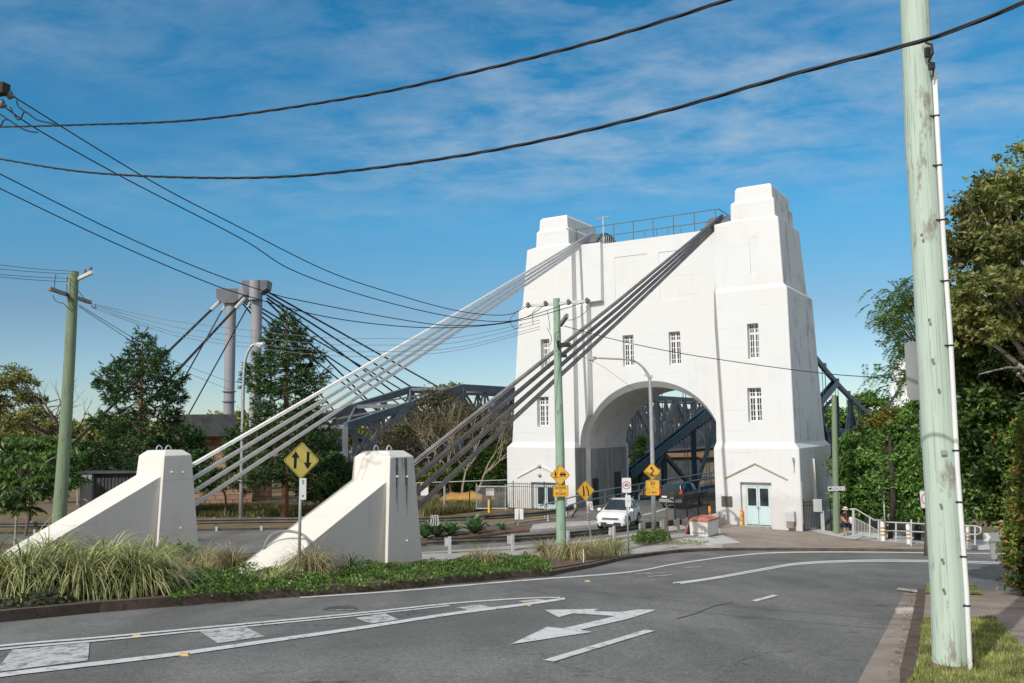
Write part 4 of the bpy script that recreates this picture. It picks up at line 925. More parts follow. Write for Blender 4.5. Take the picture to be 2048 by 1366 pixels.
# street lamps
def lamp(base, pts, Y, r0, r1, head, label):
    e = empty('street_lamp', base, label, 'street lamp', 'curved arm street lamps'); P = [atY(x, y, Y) for x, y in pts]; n = len(P)
    P = [base]+smooth_line(P, 5); MB().tube(P, [r0+(r1-r0)*min(1, k/(len(P)*.6)) for k in range(len(P))], 10).build('lamp_pole', MT['steel'], e, True)
    MB().lathe(base, [(r0*2, 0), (r0*2, .03), (r0*1.3, .06)], 12).build('base_plate', MT['steel'], e)
    a_, b_ = atY(*head[0], Y), atY(*head[1], Y); d = (b_-a_); m = MB()
    m.loft([[a_+d*t_+V(0, y_, z_) for y_, z_ in ((-.15*w_, -.1*h_), (.15*w_, -.1*h_), (.13*w_, .09*h_), (-.13*w_, .09*h_))] for t_, w_, h_ in ((0, .5, .6), (.25, 1, 1), (.8, 1.1, 1.1), (1, .6, .5))]); hd = m.build('lamp_head', MT['steel'], e)
    MB().loft([[a_+d*t_+V(0, y_, z_) for y_, z_ in ((-.1*w_, -.2*w_), (.1*w_, -.2*w_), (.13*w_, -.09), (-.13*w_, -.09))] for t_, w_ in ((.3, .7), (.5, 1.2), (.95, .6))]).build('lamp_lens', MT['lamp'], hd)
    return e
lamp(atY(481, 1040, 57), [(483, 960), (485, 850), (487, 760), (491, 718), (501, 695), (511, 687)], 57, .13, .09, ((508, 689), (531, 687)), 'grey street lamp with short curved arm beside the left conifer')
bl = gnd(1308, 1077); YL = bl.y
lamp(bl, [(1306, 960), (1303, 850), (1300, 770), (1297, 752), (1286, 735), (1272, 724), (1255, 719), (1225, 717.5), (1192, 716)], YL, .125, .05, ((1193, 716), (1174, 718)), 'grey street lamp reaching left across the tower arch')
m = MB(); c = atY(1299, 752, YL); m.box(c+V(-.12, 0, .05), .3, .08, .12); m.box(c+V(.12, 0, -.05), .1, .06, .2); tag(m.build('sensor_box', MT['lsteel']), 'small pale box clamped to the street lamp bend over the arch', 'sensor')
# ------------------------------------------------------------------ signs
def sign(name, label, base, cat='road sign', group='diamond warning signs'): return empty(name, base, label, cat, group)
def post(e, base, topP, r=.03, mat=None): MB().tube([base-V(0, 0, .1), topP], r, 8).build('sign_post', mat or MT['steel'], e, True)
b1 = gnd(597, 1169); e = sign('warning_sign', 'yellow diamond sign with opposing arrows before the streaked anchor block', b1); Y = b1.y
post(e, b1, atY(603, 890, Y), .04, MT['signback']); fr = Frame(atY(603, 921, Y-.06), 31, -2); d = 37*Y/1720; pt = diamond(fr, d, e, MT['lemon'])
def arrow2(u, v, h, up, hw_, sw): s_ = 1 if up else -1; return [(u+s_*a*1.0, v+s_*b) for a, b in ((-sw, -h/2), (sw, -h/2), (sw, h*.12), (hw_, h*.12), (0, h/2), (-hw_, h*.12), (-sw, h*.12))]
fr.plate(arrow2(-.17*d/.5, .02, d*.93, True, d*.22, d*.075), .0065, .003, 'arrow', MT['sblack'], pt)
fr.plate(arrow2(.17*d/.5, .0, d*.93, False, d*.22, d*.075), .0065, .003, 'arrow', MT['sblack'], pt)
fr2 = Frame(atY(606, 978, Y-.07), 20); q_ = fr2.plate(rrect(.165, .56, .02), 0, .005, 'number_plate', MT['swhite'], e); fr2.text('S', .15, 0, .17, .006, MT['sblack'], q_); fr2.plate([(-.02, -.2), (.02, -.2), (.02, -.16), (-.02, -.16)], .005, .002, 'dot_mark', MT['sblack'], q_)
YQ = 35.62
e = sign('warning_sign', 'yellow diamond sign with pedestrian and vehicle on the green middle pole', atY(1120, 994, YQ)); fr = Frame(atY(1120, 950, YQ), 4); d = 20.8*YQ/1720; pt = diamond(fr, d, e, MT['yellow'])
fr.plate([(-.29, -.12), (.24, -.06), (.24, -.045), (-.29, -.105)], .0065, .002, 'ground_line', MT['sblack'], pt)
m = MB(); fr.plate([(.0, -.02), (.24, -.01), (.25, .05), (.2, .06), (.16, .13), (.05, .125), (.02, .055), (-.01, .045)], .0065, .002, '', None, None, m)
for u in (.05, .19): fr.plate([(u-.03, -.045), (u+.03, -.045), (u+.03, -.015), (u-.03, -.015)], .0066, .002, '', None, None, m)
m.build('car_symbol', MT['sblack'], pt)
fr.plate([(.06, .065), (.155, .065), (.14, .11), (.07, .107)], .009, .001, 'symbol_window', MT['yellow'], pt)
m = MB(); fr.plate([(-.215, -.08), (-.2, -.08), (-.185, .0), (-.17, -.08), (-.155, -.08), (-.16, .05), (-.14, -.005), (-.13, .0), (-.155, .085), (-.215, .085), (-.24, .0), (-.23, -.005), (-.21, .05)], .0065, .002, '', None, None, m); fr.plate([(-.185+.03*math.cos(2*PI*k/10), .12+.032*math.sin(2*PI*k/10)) for k in range(10)], .0065, .002, '', None, None, m); m.build('pedestrian_symbol', MT['sblack'], pt)
fr = Frame(atY(1121.5, 982, YQ), 4); e2 = fr.plate(rrect(31*YQ/1720, 22*YQ/1720, .04), 0, .006, 'sign_plate', MT['yellow'], e)
o = rrect(.60, .415, .03); i = rrect(.585, .4, .03); fr.plate(o+[o[0]]+[i[0]]+i[::-1], .006, .002, 'border', MT['sblack'], e2)
fr.text('SHARE', .15, 0, .12, .007, MT['sblack'], e2); fr.text('THE', .07, 0, .005, .007, MT['sblack'], e2); fr.text('ROAD', .15, 0, -.115, .007, MT['sblack'], e2)
b3 = gnd(1184, 1094); Y = b3.y; e = sign('warning_sign', 'leaning yellow diamond sign showing a road narrowing beside the white car', b3)
post(e, b3, atY(1170, 965, Y), .038, MT['signback']); fr = Frame(atY(1171, 981.5, Y-.07), 24, 1); d = 20.5*Y/1720; pt = diamond(fr, d, e, MT['yellow'])
k_ = d/.43
fr.plate([(-.12*k_, -.23*k_), (-.05*k_, -.23*k_), (-.05*k_, .0), (-.07*k_, .21*k_), (-.12*k_, .21*k_)], .0065, .002, 'road_edge_symbol', MT['sblack'], pt)
fr.plate([(.11*k_, -.22*k_), (.17*k_, -.22*k_), (.15*k_, -.02*k_), (.07*k_, .2*k_), (.02*k_, .2*k_), (.1*k_, -.04*k_)], .0065, .002, 'road_edge_symbol', MT['sblack'], pt)
fr = Frame(atY(1180, 1012, Y-.08), 20, -6); q_ = fr.plate([(-.24, .21), (.1, .22), (.2, -.2), (.05, -.2)], 0, .005, 'small_plate', MT['swhite'], e); fr.plate([(u*1+.02, v+.03) for u, v in ring(.07, .1)], .005, .002, 'red_ring', MT['sred'], q_)
fr = Frame(atY(1178, 1034, Y-.08), 50); q_ = fr.plate(rrect(.2, .46, .02), 0, .005, 'striped_plate', MT['swhite'], e)
for k in range(4): fr.plate([(-.09, -.2+k*.1), (.09, -.16+k*.1), (.09, -.11+k*.1), (-.09, -.15+k*.1)], .005, .002, 'stripe', MT['sblack'], q_)
b4 = gnd(1258, 1113); Y = b4.y; e = sign('speed_sign', 'white speed limit sign reading 40 in a red ring', b4, 'road sign', None)
post(e, b4, atY(1252, 960, Y), .036); fr = Frame(atY(1253, 970.5, Y-.06), 2); q_ = fr.plate(rrect(18*Y/1720, 29*Y/1720, .05), 0, .006, 'sign_plate', MT['swhite'], e)
fr.plate(ring(.142, .172), .006, .002, 'red_ring', MT['sred'], q_); fr.text('40', .215, 0, 0, .007, MT['sblack'], q_, sx=.85)
fr = Frame(atY(1256, 1002, Y-.06), 2); q_ = fr.plate(rrect(11*Y/1720, 23*Y/1720, .03), 0, .006, 'small_plate', MT['swhite'], e); fr.text('S', .12, 0, 0, .007, MT['sblack'], q_)
Y = YL-.16; e = sign('warning_sign', 'yellow diamond sign with winding arrow on the street lamp', atY(1304, 990, Y)); fr = Frame(atY(1304, 943, Y), 2); d = 17.4*Y/1720; pt = diamond(fr, d, e, MT['yellow'])
ln = smooth_line([V(.05, -.24, 0), V(-.03, -.17, 0), V(-.04, -.1, 0), V(.05, -.02, 0), V(.08, .05, 0), V(.0, .12, 0), V(-.03, .16, 0)], 6)
out = [];
for k, p in enumerate(ln):
    dd = (ln[min(k+1, len(ln)-1)]-ln[max(k-1, 0)]).normalized(); out.append((p, V(-dd.y, dd.x, 0)*.032))
m = MB()
for (p, n_), (p2, n2) in zip(out, out[1:]): fr.plate([(p-n_)[:2], (p2-n2)[:2], (p2+n2)[:2], (p+n_)[:2]][::1], .0065, .002, '', None, None, m)
fr.plate([(-.11, .13), (-.03, .27), (.06, .15)], .0066, .002, '', None, None, m); m.build('winding_arrow', MT['sblack'], pt)
fr = Frame(atY(1305, 969.3, Y), 2); q_ = fr.plate(rrect(26.5*Y/1720, 16.5*Y/1720, .03), 0, .006, 'sign_plate', MT['yellow'], e); fr.text('30', .27, 0, .055, .007, MT['sblack'], q_); fr.text('km/h', .095, .02, -.125, .007, MT['sblack'], q_)
fr = Frame(atY(1305, 984.5, Y), 2); q_ = fr.plate(rrect(26*Y/1720, 12*Y/1720, .03), 0, .006, 'sign_plate', MT['yellow'], e); fr.text('1 km', .21, 0, 0, .007, MT['sblack'], q_)
# chevron board, back of signs, notices
c = atY(869, 1041, 46); e = sign('chevron_sign', 'black and white striped hazard board behind the dark cables', V(c.x, c.y, gz(c.x, c.y)), 'road sign', None); fr = Frame(c, 30)
q_ = fr.plate(rrect(.45, .55, .05), 0, .02, 'sign_plate', MT['swhite'], e); post(e, V(c.x, c.y+.05, gz(c.x, c.y)), c+V(0, .05, .2), .03)
for k in range(3): fr.plate([(-.2+k*.13, -.25), (-.14+k*.13, -.25), (-.1+k*.13, 0), (-.15+k*.13, .25), (-.2+k*.13, .25), (-.16+k*.13, 0)], .02, .003, 'stripe', MT['sblack'], q_)
b_ = gnd(1037, 1058); Y = b_.y; e = sign('traffic_sign', 'pair of blank pale sign backs on a thin post in the median', b_, 'road sign', None); post(e, b_, atY(1038, 1012, Y), .035)
for x in (1033, 1043): Frame(atY(x, 1028, Y-.05), 0).plate(rrect(.21, .62, .02), 0, .006, 'sign_back', MT['swhite'], e)
for x, y, w_, h_, txt, lb, Y in ((849, 979, 15, 23, 'DANGER', 'tall white notice with red DANGER header behind the dark cables', 58), (980, 984, 16, 14, 'DANGER', 'white notice with red header hung on the wire gate', 61)):
    c = atY(x, y, Y); fr = Frame(c, 3); q_ = fr.plate(rrect(w_*Y/1720, h_*Y/1720, .02), 0, .006, 'notice_sign', MT['swhite'], None); tag(q_, lb, 'notice')
    hh = h_*Y/1720; r_ = fr.plate([(u, v+hh*.27) for u, v in rrect(w_*Y/1720*.86, hh*.26, .04)], .006, .002, 'header', MT['sred'], q_); fr.text(txt, .1, 0, hh*.27, .0085, MT['swhite'], r_)
c = gnd(1771, 1083); e = sign('flag_sign', 'small blue flag sign on a thin post by the stair railing', c, 'street sign', None); post(e, c, atY(1767, 975, c.y), .045); Frame(atY(1763.5, 981, c.y), 25).plate(rrect(.26, .27, .02), 0, .01, 'sign_plate', MT['sblue'], e)
Y = 36; c = atY(1853, 998, Y); e = sign('speed_sign', 'white sign with red ring half hidden behind the near pole', G(c.x, c.y), 'road sign', None); fr = Frame(c, 10, 3); q_ = fr.plate(rrect(.56, .7, .05), 0, .006, 'sign_plate', MT['swhite'], e); fr.plate(ring(.2, .24), .006, .002, 'red_ring', MT['sred'], q_); post(e, G(c.x, c.y+.06), c+V(0, .06, .3), .035)
c = atY(1985, 1074, 33); e = sign('chevron_sign', 'low chevron board with white arrow in the shade at the right', G(c.x, c.y), 'road sign', None); fr = Frame(c, 6); q_ = fr.plate(rrect(.75, .33, .02), 0, .02, 'sign_plate', MT['signback'], e)
fr.plate([(-.36, -.15), (-.2, -.15), (-.08, 0), (-.2, .15), (-.36, .15), (-.25, 0)], .02, .003, 'arrow', MT['swhite'], q_); MB().box(V(c.x+.05, c.y+.1, (c.z-.15+gz(c.x, c.y))/2), .2, .1, c.z-.15-gz(c.x, c.y)).build('sign_post', MT['signback'], e)
b_ = gnd(1167, 1133); tag(MB().tube([b_, atY(1167, 1098, b_.y)], .018, 6).build('marker_stake', MT['pvc']), 'thin white marker stake stuck in the bed before the grasses', 'stake')
# ------------------------------------------------------------------ guardrails
def wbeam(path, side, zt=.76):
    """W profile swept along a plan path; side=+1 puts the face to the left of the path"""
    prof = [(0, 0), (.05, -.035), (.075, -.075), (.05, -.115), (0, -.155), (.05, -.195), (.075, -.235), (.05, -.275), (0, -.31)]
    back = [(a-.012, b) for a, b in prof[::-1]]; pts = [V(p[0], p[1], 0) for p in path]; R = []
    for i, p in enumerate(pts):
        d = (pts[min(i+1, len(pts)-1)]-pts[max(i-1, 0)]).normalized(); n = V(-d.y, d.x, 0)*side
        R.append([V(p.x, p.y, gz(p.x, p.y)+zt+b)+n*a for a, b in prof+back])
    return MB().loft(R)
def along(path, ds):
    out = []; pts = [V(p[0], p[1], 0) for p in path]; L_ = 0; nxt = 0
    for a_, b_ in zip(pts, pts[1:]):
        l = (b_-a_).length
        while nxt <= L_+l: t_ = (nxt-L_)/l; out.append((a_.lerp(b_, t_), (b_-a_).normalized())); nxt += ds
        L_ += l
    return out
def gpost(p, d, side, par, h=.86, w_=.13):
    n = V(-d.y, d.x, 0)*side; z = gz(p.x, p.y); rz = math.atan2(d.y, d.x)
    m = MB(); c = p-n*.24; m.box(V(c.x, c.y, z+h/2-.1), w_, .1, h+.2, rz); pt = m.build('post', MT['railpost'], par)
    c = p-n*.11; m = MB(); m.box(V(c.x+d.x*-.12, c.y+d.y*-.12, z+.6), .14, .16, .36, rz); m.build('spacer_block', MT['railpost'], pt)
nr = [p for p in BN[4:]]; nr = [(x+.25, y-.3) for x, y in nr]; nr = [tuple(p[:2]) for p in smooth_line([V(*p, 0) for p in nr], 5)]
g1 = empty('guardrail', G(*nr[0]), 'near steel guardrail curving from the streaked anchor block to the arch', 'guardrail', 'steel guardrails')
wbeam(nr, 1).build('rail_beam', MT['rail'], g1, 'auto')
Ln = along(nr, .5); i = 2
for k, stp in enumerate([8]*3+[5, 4, 3, 2, 2, 2, 2, 2, 1, 1, 1, 1, 1, 1, 1, 1, 1]):
    if i < len(Ln): gpost(Ln[i][0], Ln[i][1], 1, g1)
    i += stp if k > 2 else 6
frp = [(-72, 52.6), (-50, 51.2), (-30, 50.5), (-15, 51.2), (-5.4, 50.7), (0, 52.4), (2.6, 54.6), (3.9, 57.2)]; frp = [tuple(p[:2]) for p in smooth_line([V(*p, 0) for p in frp], 6)]
g2 = empty('guardrail', G(-15, 51.2), 'far steel guardrail along the other side of the bridge road', 'guardrail', 'steel guardrails')
wbeam(frp, -1).build('rail_beam', MT['rail'], g2, 'auto')
for p, d in along(frp, 2.6): gpost(p, d, -1, g2, .7)
hr_ = empty('handrail', T(14.9, -5, 0), 'grey pipe handrail rising to the arch beyond the white car', 'handrail'); m = MB()
hp = [T(15.2, -6, .75), T(15.0, -4, .9), T(14.8, 0, 1.15), T(14.8, 9.5, 1.2), T(14.6, 40, 1.3)]
m.tube(hp, .05, 6); m.tube([p-V(0, 0, .5) for p in hp], .05, 6)
m.build('rails', MT['steel'], hr_)
for s in (-6, -3, 0, 3, 6, 9.3): MB().tube([T(14.85, s, -.3), T(14.85, s, 1.1)], .05, 6).build('post', MT['steel'], hr_)
# ------------------------------------------------------------------ fences and railings
def picket(pts, h, label, gap=.13, r=.014, mat='black', name='picket_fence', group='black steel picket fences', pr_=.035, post_gap=2.4, zo=0):
    P0 = pts[0]; e = empty(name, G(P0[0], P0[1], zo), label, 'fence', group); m = MB()
    pth = [V(p[0], p[1], 0) for p in pts]
    for a_, b_ in zip(pth, pth[1:]):
        for z in (.15, h-.22, h-.02): m.bar(V(a_.x, a_.y, gz(a_.x, a_.y)+z+zo), V(b_.x, b_.y, gz(b_.x, b_.y)+z+zo), .035, .035)
    for p, d in along(pts, gap): z = gz(p.x, p.y)+zo; m.tube([V(p.x, p.y, z+.1), V(p.x, p.y, z+h+.08)], r, 4)
    m.build('picket_panel', MT[mat], e)
    for p, d in along(pts, post_gap): z = gz(p.x, p.y)+zo; MB().box(V(p.x, p.y, z+h/2+.08), pr_*2, pr_*2, h+.2).build('post', MT[mat], e)
    return e
tp = lambda t, s: tuple(T(t, s, 0)[:2])
picket([tp(22.3, -1.0), tp(21.6, -3.2), tp(15.6, -2.6)], 1.9, 'black picket fence before the left tower door', .16)
picket([tp(-.05, .3), tuple(gnd(1640, 1062)[:2]), tuple(gnd(1664, 1066)[:2])], 1.85, 'black picket fence between the right tower corner and the slim pole', .13)
picket([tuple(gnd(1350, 1050)[:2]), tuple(gnd(1416, 1036)[:2]), tp(6.3, 1.2), tp(6.2, 9)], 1.75, 'dark mesh fence along the footpath into the arch', .14, name='footpath_fence')
wf = empty('wire_fence', G(-1.5, 62), 'thin wire mesh fence with open gate left of the tower', 'fence')
YF = 61.5
for x, yt, yb in ((832, 965, 1025), (889, 966, 1030), (939, 965, 1020)): MB().tube([atY(x, yb, YF), atY(x, yt, YF)], .045 if x != 889 else .08, 6).build('post', MT['steel'] if x < 900 else MT['black'], wf)
m = MB(); m.tube([atY(830, 966, YF), atY(1014, 960, YF)], .035, 5); m.build('top_rail', MT['steel'], wf)
m = MB(); g_ = lambda x, y: atY(x, y, YF-.6)
for a_, b_ in (((953, 967), (953, 1018)), ((953, 973), (1016, 973)), ((953, 1017), (1016, 1017)), ((1011, 968), (1011, 1022))): m.tube([g_(*a_), g_(*b_)], .045, 6)
for k in range(26): x = 955+k*2.25; m.tube([g_(x, 974), g_(x, 1016)], .006, 4)
for k in range(18): y = 975+k*2.3; m.tube([g_(954, y), g_(1010, y)], .006, 4)
m.build('gate', MT['steel'], wf)
# stair railing and pipe rail at the right
YR = 49.
st = empty('stair_railing', gnd(1708, 1074), 'grey steel stair railing going down beside the person', 'railing'); A = lambda x, y, Y=YR: atY(x, y, Y)
MB().hexa([A(1704, 1072), A(1709, 1072), A(1709, 1072, YR+.1), A(1704, 1072, YR+.1), A(1704, 1018), A(1709, 1018), A(1709, 1018, YR+.1), A(1704, 1018, YR+.1)]).build('end_post', MT['lsteel'], st)
m = MB(); m.tube([A(1700, 1018.5), A(1711, 1018), A(1748, 1040), A(1772, 1040.5)], .045, 8); m.build('top_rail', MT['lsteel'], st, True)
m = MB(); m.tube([A(1709, 1036), A(1735, 1049), A(1757, 1062)], .03, 6); m.tube([A(1709, 1068.5), A(1757, 1075)], .03, 6)
for k in range(16): x = 1711+k*3.0; y0 = 1036+(x-1709)*.53; m.tube([A(x, y0), A(x, 1068.5+(x-1709)*.135)], .016, 5)
m.build('baluster_panel', MT['lsteel'], st)
for x, y0, y1 in ((1739.5, 1034, 1074), (1757, 1040, 1079), (1761, 1041, 1080)): MB().tube([A(x, y1), A(x, y0)], .045, 8).build('post', MT['lsteel'], st)
m = MB(); 
for o_ in (0, 14, 26): m.tube([A(1775+o_*.3, 1050+o_*.4, YR+1.5), A(1810, 1078, YR+3)], .035, 6)
m.build('lower_rail', MT['lsteel'], st)
pr2 = empty('pipe_railing', gnd(1822, 1092), 'galvanised two rail pipe railing along the path at right', 'railing'); A2 = lambda x, y: atY(x, y, 44.5-(x-1770)*.026)
m = MB(); m.tube(smooth_line([A2(1770, 1044), A2(1857, 1048), A2(1948, 1052)], 4)+smooth_line([A2(1955, 1053), A2(1961, 1056), A2(1961, 1065), A2(1955, 1069)], 4)+[A2(1948, 1069), A2(1857, 1064.5), A2(1770, 1061)], .035, 8); m.build('rails', MT['lsteel'], pr2, True)
for x, y0, y1 in ((1792, 1045, 1083), (1822.5, 1039, 1092), (1851, 1047, 1090), (1900, 1050, 1092), (1950, 1053, 1090)): MB().tube([A2(x, y1), A2(x, y0)], .04, 8).build('post', MT['lsteel'], pr2)
# ------------------------------------------------------------------ bollards, boxes, bin
def bollard(x, yb, yt, bands, c0, label, group, wpx=8):
    b_ = gnd(x, yb); Y = b_.y; h = atY(x, yt, Y).z-b_.z; r = wpx*Y/1720/2; e = empty('bollard', b_, label, 'bollard', group)
    MB().lathe(b_, [(r, -.05), (r, h*.93), (r*.8, h*.98), (r*.3, h)], 14).build('bollard_post', MT[c0], e, 'auto')
    for z0, z1, c in bands: MB().lathe(b_, [(r*1.04, h*z0), (r*1.04, h*z1)], 14).build('band', MT[c], e, 'auto')
    return e, b_, r
GB = 'white bollards with ochre bands'; ob = [(.33, .41, 'ochre'), (.49, .57, 'ochre'), (.66, .74, 'ochre')]
bollard(1767, 1085, 1043, ob, 'bwhite', 'white bollard with ochre bands beside the stair railing', GB); bollard(1818, 1092, 1048, ob, 'bwhite', 'white bollard with ochre bands left of the near pole', GB); bollard(1938, 1097, 1053, ob, 'bwhite', 'white bollard with ochre bands right of the near pole in shade', GB)
e, b_, r = bollard(1484, 1054, 1019, [(.33, .42, 'orange'), (.55, .75, 'orange'), (.85, .99, 'orange')], 'byellow', 'yellow and orange bollard before the right tower door', 'orange and yellow bollards', 5.5); MB().lathe(b_, [(r*2.2, 0), (r*2.2, .05), (r*1.1, .08)], 12).build('base_plate', MT['byellow'], e)
bollard(1420, 1046, 1012, [(.7, .8, 'byellow')], 'orange', 'orange bollard behind the skip bin at the tower edge', 'orange and yellow bollards', 5.5)
bollard(978, 1024, 999, [(.84, .98, 'railpost')], 'byellow', 'yellow bollard with grey cap by the wire gate', 'orange and yellow bollards', 4.5)
bollard(1038, 1022, 1000, [(.7, .98, 'railpost')], 'byellow', 'yellow bollard with grey top before the picket fence', 'orange and yellow bollards', 4)
def boxo(name, c, sx, sy, sz, mat, label, cat, rz=0, bevel=.02):
    return tag(MB().box(Vector(c)+V(0, 0, sz/2), sx, sy, sz, rz).build(name, mat, bevel=bevel), label, cat)
FA = math.atan2(D1.y, D1.x)
e = empty('meter_box', T(.62, -.25, -.5), 'grey electrical cabinet on a short plinth at the tower foot', 'electrical box'); MB().box(T(.62, -.25, .18), .55, .4, .62, FA).build('cabinet', MT['lsteel'], e, bevel=.02); MB().box(T(.62, -.25, -.32), .45, .34, .4, FA).build('plinth', MT['conc_brown'], e)
c = gnd(1646, 1064); e = empty('notice_board', c, 'grey box on a post in front of the picket fence by the tower', 'electrical box'); MB().box(c+V(0, 0, .55), .2, .12, 1.5, 0).build('post', MT['lsteel'], e); MB().box(atY(1635, 1011, c.y-.1), .52, .16, .78).build('cabinet', MT['lsteel'], e, bevel=.02)
c = gnd(1661, 1064); boxo('utility_box', c+V(0, 0, -.1), .45, .3, .55, MT['greenrail'], 'small green utility box behind the slim pole', 'electrical box')
e = empty('skip_bin', gnd(1415, 1077), 'white rusty skip bin with faded red lid on the forecourt', 'skip bin'); bc = gnd(1416, 1078); BX = D1; BY = AX; bw, bd, bh = .98, 1.75, .95
def bq(u, v, z): return bc+BX*u+BY*v+V(0, 0, z)
m = MB(); m.loft([[bq(0, 0, .06), bq(bw, 0, .06), bq(bw, bd, .06), bq(0, bd, .06)], [bq(-.03, -.08, bh), bq(bw+.03, -.08, bh), bq(bw+.03, bd+.1, bh), bq(-.03, bd+.1, bh)]]); m.build('bin_body', MT['binwhite'], e, bevel=.015)
m = MB(); m.loft([[bq(-.06, -.12, bh-.04), bq(bw+.06, -.12, bh-.04), bq(bw+.06, bd+.14, bh-.04), bq(-.06, bd+.14, bh-.04)], [bq(-.06, -.12, bh+.03), bq(bw+.06, -.12, bh+.03), bq(bw+.06, bd+.14, bh+.03), bq(-.06, bd+.14, bh+.03)]]); m.build('rim', MT['rustedge'], e)
m = MB(); m.loft([[bq(-.03+0*k, y_, bh+.03) if k == 0 else p for k, p in enumerate([bq(-.03, y_, bh+.04), bq(bw+.02, y_, bh+.04), bq(bw*.8, y_, bh+.04+z_), bq(bw*.2, y_, bh+.04+z_)])] for y_, z_ in ((-.1, .03), (.3, .13), (1.3, .14), (bd+.1, .04))]); m.build('lid', MT['binred'], e)
m = MB(); m.hexa([bq(bw+.03, .05, bh), bq(bw+.05, 1.3, bh), bq(bw+.09, 1.3, bh), bq(bw+.07, .05, bh), bq(bw+.32, .05, .1), bq(bw+.32, 1.2, .1), bq(bw+.36, 1.2, .1), bq(bw+.36, .05, .1)]); m.build('hanging_lid', MT['binred'], e)
m = MB(); m.box(bq(bw*.5, -.1, .36), bw*.75, .06, .05, FA); m.box(bq(bw*.16, -.12, .5), .06, .1, .36, FA); m.build('lift_bracket', MT['binwhite'], e)
m = MB(); m.loft([[bq(-.012, -.012, .05), bq(bw+.012, -.012, .05), bq(bw+.012, bd+.012, .05), bq(-.012, bd+.012, .05)], [bq(-.015, -.02, .13), bq(bw+.015, -.02, .13), bq(bw+.015, bd+.02, .13), bq(-.015, bd+.02, .13)]]); m.build('rusted_skirt', MT['rustedge'], e)
# shed behind the left anchor
sh = empty('storage_shed', atY(215, 1030, 58)-V(0, 0, .5), 'dark corrugated shed behind the left anchor block', 'shed'); Z0 = gz(-22, 58)
x0, x1 = atY(166, 1000, 58).x, atY(272, 1000, 58).x
MB().box(((x0+x1)/2, 59.5, Z0+1.55), x1-x0, 3, 3.1).build('shed_wall', MT['shed'], sh); MB().box((x0+.3, 57.85, Z0+1.6), .75, .3, 3.2).build('corner_post', MT['shedpale'], sh); MB().box(((x0+x1)/2, 59.4, Z0+3.2), x1-x0+.5, 3.6, .15).build('roof', MT['shed'], sh)
m = MB()
for k in range(12): m.box((x0+1.1+k*.23, 57.97, Z0+1.5), .1, .06, 2.8)
m.build('corrugated_front', MT['shed'], sh)
rl_ = empty('mesh_fence', atY(240, 1000, 62)-V(0, 0, 1), 'grey post and rail fence behind the left conifer', 'fence'); m = MB()
for y in (893, 905, 918): m.tube([atY(90, y+32, 62), atY(420, y+29, 62)], .03, 5)
m.build('rails', MT['lsteel'], rl_)
for x in (155, 200, 257, 310, 360, 410): MB().tube([atY(x, 1010, 62), atY(x, 918, 62)], .05, 6).build('post', MT['lsteel'], rl_)
